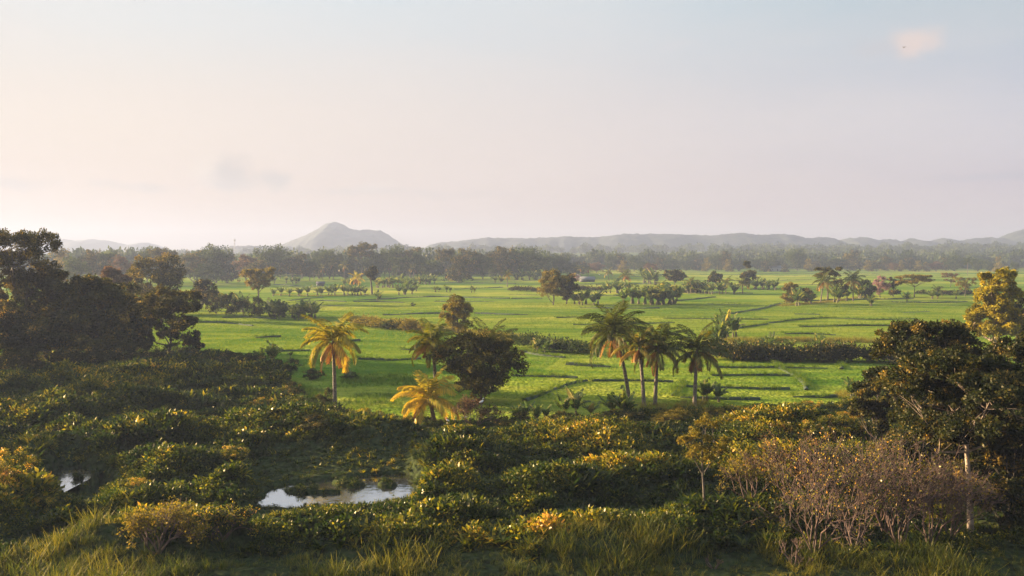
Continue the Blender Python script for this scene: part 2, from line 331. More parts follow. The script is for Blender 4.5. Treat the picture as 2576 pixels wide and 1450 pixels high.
kind = fbm(Xk*.16, Yk*.16, 71, 2)+r.normal(0, .1, len(Xk))
ug = Geo(); a_ = kind < .42; b_ = (kind >= .42) & (kind < .64); c_ = kind >= .66
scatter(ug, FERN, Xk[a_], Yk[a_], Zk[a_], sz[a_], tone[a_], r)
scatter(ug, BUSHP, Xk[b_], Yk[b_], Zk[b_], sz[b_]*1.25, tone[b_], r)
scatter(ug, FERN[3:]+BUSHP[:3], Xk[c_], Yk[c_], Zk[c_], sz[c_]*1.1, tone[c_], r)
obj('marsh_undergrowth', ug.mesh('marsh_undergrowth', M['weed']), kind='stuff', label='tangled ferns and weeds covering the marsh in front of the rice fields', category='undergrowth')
print('undergrowth', keep.sum())
# reeds and floating weeds round the pond margins
r = rng(105); X = r.uniform(-32, -3, 60000); Y = r.uniform(45, 62, 60000); pm = pondmask(X, Y); k_ = (pm > .0) & (pm < .97) & (r.random(60000) < .03+.5*(1-pm)+.35*sstep(.54, .66, fbm(X*.7, Y*1.2, 77, 3))); X, Y = X[k_], Y[k_]
pr_ = Geo(); scatter(pr_, TUFT+FERN[:1], X, Y, np.full(len(X), -.34), r.uniform(.15, .6, len(X))*(1.1-pm[k_])*np.where(Y > 54.5, .6, 1), np.clip(r.normal(.35, .2, len(X)), 0, 1), r)
obj('pond_reeds', pr_.mesh('pond_reeds', M['weed']), kind='stuff', label='reeds and floating weeds round the margins of the ponds', category='reeds')

# long grass at the near edge and in the low wet parts
r = rng(101); X, Y = field_points(r, 60000, 34, 110); sw = swamp(X, Y); pm = pondmask(X, Y); mo = mound(X, Y); px, py = topx(X, Y)
gmask = sstep(1380, 1415, py+(fbm(X*.4, Y*.4, 50, 2)-.5)*70)
keep = (r.random(len(X)) < sw*np.maximum(gmask*(.25+.75*sstep(.3, .55, fbm(X*.7, Y*.7, 55, 2)+.12*r.random(len(X)))), .06*(mo < .5)*(Y < 80))) & (pm < .25)
Xk, Yk = X[keep], Y[keep]; gm = gmask[keep]
lg = Geo(); sz = (.35+1.1*gm*sstep(.3, .8, fbm(Xk*.35, Yk*.35, 81, 2)))*r.uniform(.6, 1.3, len(Xk)); sz = settle(Xk, Yk, hgt(Xk, Yk), sz, .9)
scatter(lg, TUFT, Xk, Yk, hgt(Xk, Yk)-.05, sz, np.clip(gm*.25+.7*fbm(Xk*.3, Yk*.3, 83, 2)+r.normal(0, .1, len(Xk)), 0, 1), r)
obj('long_grass', lg.mesh('long_grass', M['grass']), kind='stuff', label='long yellow-green grass along the bottom of the view and between the weeds', category='grass')

# rice blades on the nearer paddies
r = rng(102); X, Y = field_points(r, 120000, 70, 260); sw = swamp(X, Y)
keep = (sw < .3) & (r.random(len(X)) < np.clip(100/Y, 0, 1))
Xk, Yk = X[keep], Y[keep]; rc = Geo(); s_ = np.clip(Yk/110, .8, 1.6)*r.uniform(.7, 1.2, len(Xk))
t_ = np.clip(-.12+.22*sstep(90, 160, Yk)+.9*fbm(Xk*.03, Yk*.08, 91, 3)+r.normal(0, .12, len(Xk)), 0, 1)
which = r.integers(0, 4, len(Xk))
for k in range(4):
    m_ = which == k; s3 = np.stack([s_[m_], s_[m_], np.clip(s_[m_], .6, 1.1)*.8], 1)
    rc.inst(RICE[k], np.stack([Xk[m_], Yk[m_], hgt(Xk[m_], Yk[m_])-.03], 1), r.uniform(0, 6.28, m_.sum()), s3, t_[m_])
obj('rice_crop', rc.mesh('rice_crop', M['rice']), kind='stuff', label='young bright green rice growing in the paddies', category='rice')

# ------------------------------------------------------------------ bunds between the paddies
BUNDS = [[(1424, 916), (1480, 920), (1538, 923)], [(1288, 947), (1380, 948), (1478, 952)], [(1488, 958), (1600, 957), (1713, 962)], [(1320, 1008), (1343, 1000), (1390, 980), (1438, 965), (1488, 957)],
 [(1728, 976), (1830, 978), (1932, 981), (2017, 980)], [(1713, 1002), (1820, 1006), (1932, 1004)], [(1788, 944), (1932, 944), (1997, 945)], [(1803, 926), (1932, 927), (2092, 928)], [(1698, 1000), (1703, 982), (1718, 957)],
 [(1942, 907), (1972, 932), (2000, 947), (2020, 965), (2024, 985)], [(2067, 961), (2117, 960)], [(1990, 997), (2060, 999), (2122, 997)], [(2120, 905), (2112, 930)],
 [(1288, 752), (1330, 751), (1370, 752)], [(1693, 758), (1740, 754), (1800, 747)], [(1838, 790), (1890, 781), (1932, 773), (1965, 764)], [(726, 757), (770, 751), (814, 749)], [(744, 760), (810, 757), (881, 759)], [(889, 759), (950, 759), (1021, 761)],
 [(954, 752), (1030, 748), (1109, 747), (1181, 749), (1288, 752)], [(964, 793), (1040, 790), (1119, 789)], [(1194, 789), (1288, 792), (1340, 793)], [(1144, 728), (1200, 726), (1264, 723)], [(1932, 814), (2000, 805), (2072, 800), (2182, 805), (2320, 804)],
 [(2014, 823), (2150, 820), (2274, 820)], [(1972, 840), (2040, 841), (2107, 845)], [(1850, 826), (1932, 815)], [(1120, 712), (1200, 712), (1300, 714)], [(1500, 716), (1600, 714), (1690, 716)], [(1450, 716), (1520, 714)], [(2020, 757), (2110, 755), (2300, 752)],
 [(690, 716), (760, 720), (850, 722)], [(560, 800), (620, 797), (700, 803)], [(500, 812), (560, 812), (640, 820)], [(1300, 880), (1350, 892), (1424, 900)], [(1010, 880), (1100, 884), (1180, 882)], [(900, 905), (980, 908), (1060, 903)], [(1460, 775), (1560, 777), (1660, 776)], [(1400, 800), (1470, 797)], [(1860, 690), (1950, 688), (2100, 689), (2250, 690)],
 [(1560, 690), (1640, 691), (1700, 690)], [(1720, 734), (1800, 737), (1900, 738)], [(2240, 760), (2330, 762), (2440, 759)], [(1500, 810), (1600, 815), (1700, 812)], [(860, 860), (920, 857)], [(640, 850), (720, 846)], [(700, 884), (800, 882)]]
bd = Geo(); bt = Geo(); r = rng(103)
for q in range(34):
    y = 640+14*F/(r.uniform(120, 620)); x = r.uniform(500 if y < 930 else 1300, 2500); w_ = r.uniform(60, 300); dy = r.normal(0, 1.2)
    BUNDS.append([(x-w_/2, y-dy), (x, y+r.normal(0, .5)), (x+w_/2, y+dy)])
def poly(pts, step=1.5, z=0.):
    w = np.array([P(x, y, z) for x, y in pts]); d = np.r_[0, np.cumsum(np.linalg.norm(np.diff(w, axis=0), axis=1))]
    t = np.arange(0, d[-1], step); return np.stack([np.interp(t, d, w[:, k]) for k in range(3)], 1)
NH = len(BUNDS)-34
for b_i, pl in enumerate(BUNDS):
    w = poly(pl); n = len(w)
    if n < 3: continue
    far = w[:, 1].mean() > 200
    s0 = np.arange(n)*1.5; wob = (vn(s0*.12, np.full(n, b_i*3.3), 7)-.5)*1.6; w[:, 1] += wob
    hh = (.1+.27*vn(s0*.3, np.full(n, b_i*1.7), 8))*(1.3 if far else 1); hw = .16+.26*vn(s0*.25, np.full(n, 9.+b_i), 8)+(.25 if far else 0)
    hh = hh*(.5 if b_i >= NH else 1); T = unit(np.gradient(w[:, :2], axis=0)); nr = np.stack([-T[:, 1], T[:, 0]], 1)
    prof = [(-1, -.1), (-.55, .8), (0, 1), (.55, .8), (1, -.1)]
    V = np.stack([np.concatenate([w[:, :2]+nr*hw[:, None]*a, (w[:, 2]+hh*zf)[:, None]], 1) for a, zf in prof], 1)
    i = np.arange(n-1)[:, None]*5; j = np.arange(4)[None]
    bd.add(V, np.stack([i+j, i+j+1, i+j+6, i+j+5], -1), 0.5)
    k = int(n*1.5*(9 if not far else 3)); t = r.uniform(0, n-1, k); q = w[t.astype(int)]+r.normal(0, .35, (k, 3))*[1, 1, 0]
    scatter(bt, TUFT, q[:, 0], q[:, 1], np.full(k, .18), r.uniform(.35, .75, k), np.clip(r.normal(.25, .2, k), 0, 1), r)
M['bund'] = barkmat('bund_earth', (.015, .028, .008), (.045, .06, .016), 1.2)
obj('field_bunds', bd.mesh('field_bunds', M['bund'], True), kind='structure')
obj('bund_grass', bt.mesh('bund_grass', M['rice']), kind='stuff', label='tufts of dark grass growing along the bunds between paddies', category='grass')

# ------------------------------------------------------------------ grassy banks
def strip(name, polys, proto, mat, hs, dens, label, r, tone_=(.5, .2), width=2.):
    g_ = Geo()
    for pl, wd, hsc in polys:
        w = poly(pl, .5); n = len(w); k = int(n*.5*wd*dens); t = r.integers(0, n, k)
        off = r.uniform(-1, 1, k); q = w[t]+np.stack([r.normal(0, .3, k), off*wd*.5, np.zeros(k)], 1)
        s_ = hsc*r.uniform(.6, 1.2, k)*(1-.35*off**2)
        scatter(g_, proto, q[:, 0], q[:, 1], hgt(q[:, 0], q[:, 1])-.05, s_, np.clip(r.normal(*tone_, k), 0, 1), r)
    return obj(name, g_.mesh(name, mat), kind='stuff', label=label, category='grass')
strip('golden_grass', [([(870, 802), (930, 812), (1000, 822), (1130, 832)], 7, 1.6), ([(1250, 848), (1330, 858), (1480, 882)], 9, 1.5), ([(1130, 830), (1250, 846)], 6, 1.2), ([(1790, 862), (2000, 858), (2250, 862)], 5, 1.4), ([(690, 742), (800, 745), (930, 742)], 3, .8), ([(1960, 770), (2060, 762), (2200, 745)], 4, .9),
      ([(1560, 1032), (1680, 1028), (1790, 1020)], 4, 1.), ([(2120, 1000), (2200, 985)], 4, 1.)], TUFT, M['straw'], 1, 4, 'golden dry grass on the banks between the rice fields', rng(110))
strip('rough_grass', [([(860, 960), (980, 955), (1080, 960)], 10, .8), ([(880, 1010), (1000, 1010)], 9, .8), ([(740, 980), (820, 1000)], 6, .9)], TUFT, M['rice'], 1, 4, 'rough green grass around the foot of the lone coconut palm', rng(111), (.2, .15))

def make_hedge(label, pl, wd, h, mat, seed, n, leaf=.28, name='hedgerow'):
    r = rng(seed); w = poly(pl, .5); k = len(w); c0 = w[k//2].copy(); g_ = Geo()
    m_ = max(16, int(k*.9)); ci = r.integers(0, k, m_); cr_ = r.uniform(.7, 1.1, m_)*h*.6*(.78+.45*fbm(ci*.07, ci*0+seed, 5, 3)); cu = r.uniform(-1, 1, m_)*wd*.4
    t = r.integers(0, m_, n); d = rdir(r, n); d[:, 2] = np.abs(d[:, 2]); q = w[ci[t]]-c0; q[:, 1] += cu[t]; rad = cr_[t][:, None]*np.array([1.5, 1.2, 1.])
    q = q+np.array([0, 0, 1])*cr_[t][:, None]*.55+d*rad*r.uniform(.5, 1.1, (n, 1)); q[:, 2] *= r.uniform(.55, 1.02, n)
    g_.leaves(q, unit(d+rdir(r, n)*.9), rdir(r, n), r.uniform(.6, 1.3, n)*leaf, leaf*.55, np.clip(r.normal(.45, .22, n), 0, 1))
    return obj(name, g_.mesh('hedge_foliage', mat), None, c0.tolist(), label=label, category='hedge')
make_hedge('long dark shadowed hedge bank between the two right-hand rice fields', [(1800, 902), (1900, 905), (2040, 908), (2140, 910), (2280, 912)], 5, 2.8, M['dark'], 120, 34000, .33)
make_hedge('low dark hedge line just left of the squat bushy tree', [(1288, 732), (1363, 735)], 5, 2.2, M['dark'], 121, 2600, .5)
make_hedge('low hedge line just right of the squat bushy tree, behind bananas', [(1450, 731), (1522, 733)], 5, 2.2, M['dark'], 122, 2400, .5)
make_hedge('dark hedge line at the left foot of the row of small coconut palms', [(1700, 735), (1758, 738)], 4, 2., M['dark'], 123, 1800, .5)
make_hedge('thin dark hedge line below the two sparse umbrella-shaped bushes', [(2302, 741), (2370, 743), (2440, 742)], 4, 2., M['dark'], 124, 3000, .5)
make_hedge('weedy hedge on the golden bank left of the slim olive tree', [(900, 818), (960, 826), (1060, 832)], 4, 2.2, M['yolive'], 125, 4500, .4)
make_hedge('dark bushy edge of the field right of the tallest coconut palm', [(1320, 872), (1380, 880), (1470, 890)], 4, 2.2, M['grey'], 126, 4500, .35)

# ------------------------------------------------------------------ broadleaf trees
def tree_geo(seed, h, w, bare=.3, n=1500, leaf=.5, lobes=7, shape='round', spread=.5, depth=None, tw=.022, sides=6, sub=9, flat_=.75, gap=.0):
    r = rng(seed); tr = Geo(); cr = Geo(); hb = h*bare; ch = h-hb; rw = w/2; rd = (depth or w)/2
    lobes = int(lobes*1.9); spread *= .8; n = int(n*1.5); leaf *= .85
    # lobe centres
    Ls = []
    for q in range(lobes):
        cand = []
        for _ in range(60):
            p = r.uniform(-1, 1, 3); p[2] = r.uniform(0, 1)
            if shape == 'round': ok = p[0]**2+p[1]**2+((p[2]-.5)*2)**2 < 1
            elif shape == 'tall': ok = p[0]**2+p[1]**2 < (1-.5*p[2])**2
            elif shape == 'umbrella': ok = p[2] > .45+.2*r.random() and p[0]**2+p[1]**2 < 1
            else: ok = p[0]**2+p[1]**2 < (.35+.65*p[2])**2
            if ok: cand.append(p)
            if len(cand) >= 6: break
        if not cand: cand = [np.array([0, 0, .7])]
        Ls.append(max(cand, key=lambda c: min([np.linalg.norm(c-o) for o in Ls], default=9)))
    Ls = np.array(Ls); rl = spread*r.uniform(.75, 1.2, lobes)
    cen = np.stack([Ls[:, 0]*(rw*(1-spread*.6)), Ls[:, 1]*(rd*(1-spread*.6)), hb+ch*(.08+.8*Ls[:, 2])], 1)
    rad = np.stack([rl*rw, rl*rd, rl*min(ch*.55, rw)*flat_*1.1], 1)
    # trunk and limbs
    lean = r.normal(0, .03, 2)*h; tp = np.array([lean[0], lean[1], hb+ch*.35])
    pts = np.array([[0, 0, -.2], [lean[0]*.2, lean[1]*.2, hb*.5], [lean[0]*.7, lean[1]*.7, hb], tp]); rr = h*tw
    tr.tube(pts, [rr*1.35, rr, rr*.8, rr*.45], sides)
    npr = min(5, len(cen)); mids = []
    for q_, c in enumerate(cen):
        if q_ < npr:
            a = pts[2] if c[2] < tp[2]+ch*.2 else (pts[2]+tp)/2
            mid = (a+c)/2+np.array([0, 0, -.05*h])+r.normal(0, .03*h, 3); mids += [mid, mid*.4+c*.6]
            tr.tube([a, mid, c], [rr*.5, rr*.34, rr*.12], max(3, sides-2))
        else:
            a = min(mids, key=lambda m_: np.linalg.norm(m_-c)); mid = (a+c)/2+r.normal(0, .02*h, 3)
            tr.tube([a, mid, c], [rr*.22, rr*.15, rr*.06], 3)
        for _ in range(2):
            e = c+rdir(r, 1)[0]*np.array([rw, rd, ch*.4])*.22; tr.tube([mid, (mid+e)/2+r.normal(0, .02*h, 3), e], [rr*.14, rr*.1, rr*.04], 3)
    # leaf clusters on every lobe
    k = lobes*sub; li = np.repeat(np.arange(lobes), sub); d = rdir(r, k); d[:, 2] = np.where(d[:, 2] < -.3, -d[:, 2], d[:, 2])
    sc_ = cen[li]+d*rad[li]*r.uniform(.6, 1.05, (k, 1)); sc_ = np.where(r.random((k, 1)) < .08, cen[li]+d*rad[li]*1.3, sc_); sr = rad[li]*r.uniform(.25, .55, (k, 1)); st = np.clip(r.normal(.5, .2, k), 0, 1)
    ci = r.integers(0, k, n); dd = rdir(r, n); rr_ = r.uniform(.25, 1, (n, 1))**.6
    p = sc_[ci]+dd*sr[ci]*rr_
    out_ = unit(p-np.array([0, 0, hb+ch*.45])); D = unit(dd*.6+out_*.5+rdir(r, n)*.8); Nn = unit(out_+rdir(r, n)*.9+np.array([0, 0, .3]))
    cr.leaves(p, D, Nn, leaf*r.uniform(.6, 1.3, n), leaf*.62, np.clip(st[ci]+r.normal(0, .13, n), 0, 1), .15)
    return tr, cr
def place_tree(label, x, base, top, w_px, mat, seed, name='broadleaf_tree', group=None, bark='bark', z=None, **kw):
    p = P(x, base, 0.); 
    if z is not None: p = P(x, base, z)
    p[2] = hgt(p[0], p[1])-.1
    s_ = p[1]/F; h = (base-top)*s_; w = w_px*s_
    tr, cr = tree_geo(seed, h, w, **kw)
    root = thing(name, label, 'tree', p, group)
    obj('trunk', tr.mesh(name+'_trunk', M[bark], True), root); obj('crown', cr.mesh(name+'_crown', M[mat]), root)
    return root
T = place_tree
T('tall dark broad tree cut off by the left edge of the photo', 25, 925, 558, 260, 'olive', 201, n=22000, leaf=.32, lobes=26, bare=.12, sub=9, spread=.24, shape='up')
T('dark tree with open top twigs beside the tallest one at the left edge', 120, 920, 640, 210, 'olive', 206, n=16000, leaf=.4, lobes=12, bare=.1, sub=11, spread=.38)
T('big dark rounded tree between the left-edge trees and the open-branched tree', 235, 915, 668, 230, 'olive', 202, n=22000, leaf=.4, lobes=14, bare=.08, sub=12, spread=.4)
T('dark open-branched tree with green field showing between its limbs', 425, 895, 702, 190, 'olive', 203, n=12000, leaf=.36, lobes=13, bare=.12, sub=8, spread=.3)
T('dark low tree hiding the foot of the tallest left-edge tree', 60, 935, 770, 190, 'dark', 271, n=12000, leaf=.38, lobes=9, bare=.02, spread=.5)
T('dark low tree before the open-topped left tree', 165, 930, 765, 170, 'olive', 272, n=11000, leaf=.38, lobes=9, bare=.02, spread=.5)
T('brownish low tree under the big rounded dark tree', 262, 922, 790, 140, 'olive', 273, n=9000, leaf=.36, lobes=8, bare=.02, spread=.5)
T('dark tree behind the gap left of the open-branched tree', 335, 880, 700, 130, 'olive', 274, n=9000, leaf=.4, lobes=9, bare=.05, spread=.45)
T('small dark leafy tree right at the foot of the open-branched tree', 488, 893, 825, 48, 'dark', 207, n=3500, leaf=.32, lobes=5, bare=.05)
T('dark low tree filling the gap below the big rounded dark tree', 325, 905, 760, 130, 'dark', 208, n=9000, leaf=.36, lobes=8, bare=.06, spread=.5)
T('olive domed tree rising behind the dark open-branched tree', 385, 790, 632, 155, 'olive', 204, n=9000, leaf=.6, lobes=10, bare=.02, spread=.42)
T('low brownish tree between the olive domed tree and the left dark trees', 285, 800, 662, 100, 'red', 209, n=5000, leaf=.6, lobes=8, bare=.02, spread=.42)
T('dense green shrub-like tree at the left end of the mid-field bushes', 508, 775, 704, 72, 'dark', 205, n=3000, leaf=.6, lobes=6, bare=.1, spread=.5)
T('golden left half of the squat bushy mid-field tree, sunlight put into its leaves', 1392, 767, 675, 78, 'yolive', 210, n=8000, leaf=.42, lobes=11, bare=.04, sub=12, spread=.42, shape='round')  # golden foliage paints the sunlit side of a single tree
T('dark right half of the squat bushy mid-field tree, shade put into its leaves', 1425, 765, 682, 58, 'dark', 211, n=6000, leaf=.5, lobes=8, bare=.08, sub=12, spread=.5)  # same tree, its shaded side painted with darker foliage
T('slim olive tree with forked stem on the golden bank', 1150, 856, 740, 88, 'yolive', 212, n=6500, leaf=.32, lobes=14, bare=.16, sub=9, spread=.36)
T('round-headed yellow-green tree with bare forked trunk left of the fields', 650, 762, 673, 92, 'yolive', 213, n=5000, leaf=.5, lobes=11, bare=.3, sub=9, spread=.34, shape='up')
T('dark round tree on a short single trunk right of the field centre', 1698, 724, 676, 56, 'dark', 214, n=3600, leaf=.7, lobes=8, bare=.28, sub=10, spread=.42)
T('small dark dome-shaped tree among the row of small coconut palms', 1800, 727, 684, 36, 'dark', 215, n=2000, leaf=.7, lobes=6, bare=.2, spread=.5)
T('tall narrow olive tree behind the row of small coconut palms', 1883, 725, 654, 42, 'olive', 216, n=3500, leaf=.7, lobes=9, bare=.1, spread=.4, shape='tall')
T('dark slender upright tree with a pale bare stem above banana plants', 936, 741, 667, 29, 'dark', 217, n=2200, leaf=.6, lobes=7, bare=.48, spread=.5, tw=.03)
T('flat-topped golden umbrella tree leaning over the far field corner', 2300, 748, 690, 98, 'yolive', 218, n=3600, leaf=.55, lobes=11, bare=.35, sub=8, spread=.3, shape='umbrella', flat_=.5)
T('bushy tree covered in pale pink blossom in the hedge corner', 2214, 748, 692, 48, 'pink', 219, n=2600, leaf=.5, lobes=8, bare=.12, spread=.42)
T('dark leafy tree directly left of the pink blossom bush', 2180, 752, 702, 46, 'grey', 220, n=2200, leaf=.55, lobes=7, bare=.02, spread=.5)
T('dark leafy tree directly right of the pink blossom bush', 2250, 747, 692, 36, 'dark', 221, n=1800, leaf=.55, lobes=6, bare=.02, spread=.5)
T('broad pale olive thicket tree at the left end of the palm hedge', 1990, 765, 712, 62, 'yolive', 222, n=3600, leaf=.45, lobes=10, bare=.02, spread=.4)
T('dark green rounded thicket tree under the brown-topped palm', 2027, 763, 718, 44, 'dark', 223, n=2400, leaf=.45, lobes=7, bare=.02, spread=.5)
T('brown umbrella-crowned tree peeping above the hedge palms', 2082, 756, 672, 62, 'olive', 224, n=2400, leaf=.55, lobes=8, bare=.5, spread=.34, shape='umbrella', flat_=.6)
T('dark dense tree between the two tall hedge palms', 2112, 757, 702, 40, 'dark', 225, n=2200, leaf=.5, lobes=7, bare=.02, spread=.5)
T('sparse upright V-shaped bush beyond the umbrella tree', 2391, 722, 686, 46, 'red', 226, n=1000, leaf=.5, lobes=8, bare=.2, spread=.28, shape='up')
T('sparse pale yellow fan-shaped bush beside the big golden tree', 2428, 746, 697, 60, 'yolive', 227, n=1300, leaf=.45, lobes=10, bare=.25, spread=.26, shape='up')
T('large golden-yellow tree with billowing crown at the right edge', 2508, 905, 662, 150, 'gold', 228, n=24000, leaf=.36, lobes=20, bare=.2, sub=12, spread=.3, shape='tall', bark='paleb', tw=.03)
T('dark green tree half hidden at the right of the golden tree', 2572, 880, 735, 90, 'dark', 229, n=7000, leaf=.4, lobes=9, bare=.1, spread=.42)
T('round dark bushy tree standing among the middle coconut palms', 1203, 1014, 826, 226, 'olive', 230, n=18000, leaf=.24, lobes=20, bare=.08, sub=9, spread=.34, shape='round')
T('large dark glossy-leaved tree with pale trunk in the right foreground', 2442, 1345, 850, 420, 'dark', 231, n=42000, leaf=.2, lobes=24, bare=.42, sub=13, spread=.28, bark='paleb', tw=.0135, sides=9)
T('dark spreading tree with pointed top left of the pale-trunked tree', 2330, 1180, 800, 300, 'dark', 232, n=30000, leaf=.23, lobes=18, bare=.15, sub=13, spread=.3, tw=.018)
T('dark dense tree at the extreme right edge of the photo', 2585, 1230, 830, 230, 'dark', 233, n=22000, leaf=.23, lobes=14, bare=.1, sub=12, spread=.36)
T('dark leafy tree low behind the pale trunk at the right edge', 2535, 1345, 1060, 230, 'dark', 275, n=14000, leaf=.2, lobes=12, bare=.02, spread=.42)
T('dark leafy understory tree behind the bare thicket', 2340, 1270, 1030, 260, 'dark', 276, n=14000, leaf=.2, lobes=12, bare=.02, spread=.42)
T('bushy dark tree in front of the shaded rice field at lower right', 2200, 1150, 935, 130, 'dark', 234, n=9000, leaf=.22, lobes=9, bare=.1, sub=12, spread=.4)
T('small thin-trunked tree with airy reddish crown in the marsh', 1772, 1345, 1085, 130, 'yolive', 235, n=2400, leaf=.14, lobes=10, bare=.35, sub=7, spread=.3, tw=.012)

# unseen trees added beyond the left edge to shade the marsh
for k, (X_, Y_, h_, w_) in enumerate([(-57, 70, 8, 9), (-66, 84, 9, 10), (-70, 95, 12, 13), (-78, 108, 13, 13), (-62, 60, 7, 8)]):
    x_, y_ = topx(X_, Y_); tt = topx(X_, Y_, h_)[1]
    T(f'{["low", "broad", "tall", "dark tall", "dark broad", "olive"][k]} unseen tree added beyond the left edge to shade the marsh', x_, y_, tt, w_*F/Y_, ['dark', 'olive'][k % 2], 250+k, n=5000, leaf=.4, lobes=9, bare=.08, spread=.42)
# ------------------------------------------------------------------ far wood: single trees that show against the haze
protos = []
for k, (mat, shp, sp, fl) in enumerate([('grey', 'round', .42, .8), ('olive', 'round', .4, .7), ('dark', 'tall', .42, .9), ('grey', 'up', .36, .7), ('olive', 'umbrella', .34, .6), ('yolive', 'tall', .42, .9), ('red', 'round', .42, .7), ('grey', 'round', .5, 1.)]):
    tr, cr = tree_geo(300+k, 16, 15, n=3000, leaf=.85, lobes=11, bare=.03 if shp != 'umbrella' else .2, sub=9, spread=sp, shape=shp, flat_=fl)
    protos.append((tr.mesh('wood_tree_trunk', M['bark'], True), cr.mesh('wood_tree_crown', M[mat])))
KIND = {0: 'grey-green rounded', 1: 'brownish olive rounded', 2: 'dark tapering', 3: 'grey-green spreading', 4: 'olive flat-topped', 5: 'pale yellowish upright', 6: 'russet brown', 7: 'dense grey-green domed'}
FAR = [(150, 623, 35, 715, 5), (190, 640, 32, 722, 0), (232, 622, 30, 715, 1), (275, 633, 27, 715, 3), (307, 635, 28, 718, 6), (370, 622, 24, 712, 7), (412, 622, 36, 715, 4), (487, 625, 32, 712, 1), (545, 617, 40, 712, 7), (572, 640, 26, 712, 2), (520, 660, 34, 718, 0),
 (620, 634, 32, 706, 6), (684, 617, 42, 706, 7), (650, 650, 30, 708, 1), (749, 634, 36, 706, 1), (804, 631, 26, 702, 0), (829, 629, 32, 702, 7), (780, 655, 24, 706, 3), (870, 648, 24, 703, 0), (909, 609, 38, 702, 4), (944, 630, 32, 703, 0), (989, 617, 30, 700, 7), (1034, 617, 34, 700, 1), (1056, 628, 22, 703, 0), (1010, 645, 26, 705, 3),
 (1085, 650, 24, 706, 0), (1121, 623, 24, 702, 4), (1153, 645, 35, 710, 2), (1181, 619, 36, 702, 1), (1215, 645, 26, 703, 3), (1264, 615, 42, 700, 1), (1240, 640, 22, 700, 0), (1303, 623, 32, 700, 0), (1330, 622, 38, 698, 7), (1362, 642, 26, 697, 3), (1408, 639, 30, 694, 7), (1435, 655, 24, 694, 0), (1463, 658, 22, 690, 2), (1500, 656, 20, 686, 6),
 (1534, 638, 15, 684, 7), (1560, 642, 18, 684, 2), (1568, 655, 16, 687, 5), (1595, 643, 18, 683, 7), (1620, 655, 18, 686, 0), (1638, 658, 18, 690, 6), (1660, 648, 18, 682, 2), (1690, 650, 22, 682, 7), (1725, 648, 20, 681, 0), (1755, 652, 18, 681, 2), (1778, 648, 12, 683, 5), (1800, 640, 22, 682, 7), (1826, 633, 20, 683, 2), (1832, 652, 12, 684, 5), (1860, 650, 18, 682, 0),
 (1905, 650, 18, 682, 3), (1945, 638, 15, 682, 0), (1925, 655, 14, 684, 2), (1974, 665, 11, 685, 2), (2005, 626, 26, 681, 7), (2034, 651, 12, 683, 5), (2052, 655, 13, 682, 1), (2080, 648, 18, 682, 0), (2108, 650, 18, 682, 3), (2132, 638, 17, 682, 5), (2150, 630, 20, 681, 2), (2184, 655, 12, 683, 5), (2204, 653, 14, 683, 1), (2228, 645, 22, 681, 2),
 (2250, 658, 18, 682, 6), (2267, 654, 8, 683, 5), (2288, 648, 18, 681, 2), (2310, 655, 12, 683, 5), (2330, 659, 11, 683, 5), (2355, 654, 18, 683, 6), (2378, 648, 18, 681, 2), (2402, 640, 20, 682, 0), (2460, 650, 22, 683, 7), (2490, 652, 16, 684, 0), (2512, 645, 12, 685, 5), (2552, 658, 10, 688, 7)]
SEG = [(0, 335, "beyond the dark left trees"), (335, 590, "left of the thin mast"), (590, 720, "between mast and mountain"), (720, 850, "under the mountain's left slope"), (850, 1000, "under the mountain's right slope"), (1000, 1230, 'right of the mountain foot'),
       (1230, 1480, 'behind the squat golden tree'), (1480, 1680, 'below the pale hillside field'), (1680, 1880, "behind the small coconut palms"), (1880, 2060, 'around the small white house'), (2060, 2240, "above the pink blossom"), (2240, 2440, "above the flat-topped golden tree"), (2440, 2700, 'behind the big golden tree')]
ORD = ['first', 'second', 'third', 'fourth', 'fifth', 'sixth', 'seventh', 'eighth', 'ninth', 'tenth', 'eleventh', 'twelfth']
r = rng(400)
def segname(x):
    for q, (a, b, s) in enumerate(SEG):
        if a <= x < b: return q, s
cnt = {}; first = {}
for (x, top, hw, base, k) in sorted(FAR):
    q, s = segname(x); c = cnt.get(q, 0); cnt[q] = c+1
    p = P(x, base); p[2] = hgt(p[0], p[1])-.2; s_ = p[1]/F; hh = (base-top)*s_/16; ww = hw*2*s_/15*1.12
    lab = f'{KIND[k]} hazy tree, {ORD[c]} from left {s}'
    if k not in first:
        root = thing('woodland_tree', lab, 'tree', p, 'hazy trees of the far wood', r.uniform(0, 6), (ww, ww, hh)); first[k] = root
        obj('trunk', protos[k][0], root); obj('crown', protos[k][1], root)
    else: dup(first[k], lab, p, r.uniform(0, 6), (ww, ww, hh), 'hazy trees of the far wood')
T('tall lone tree with a thin top on the far ridge, right of centre', 1493, 668, 611, 20, 'grey', 240, n=1200, leaf=1., lobes=6, bare=.2, z=4)

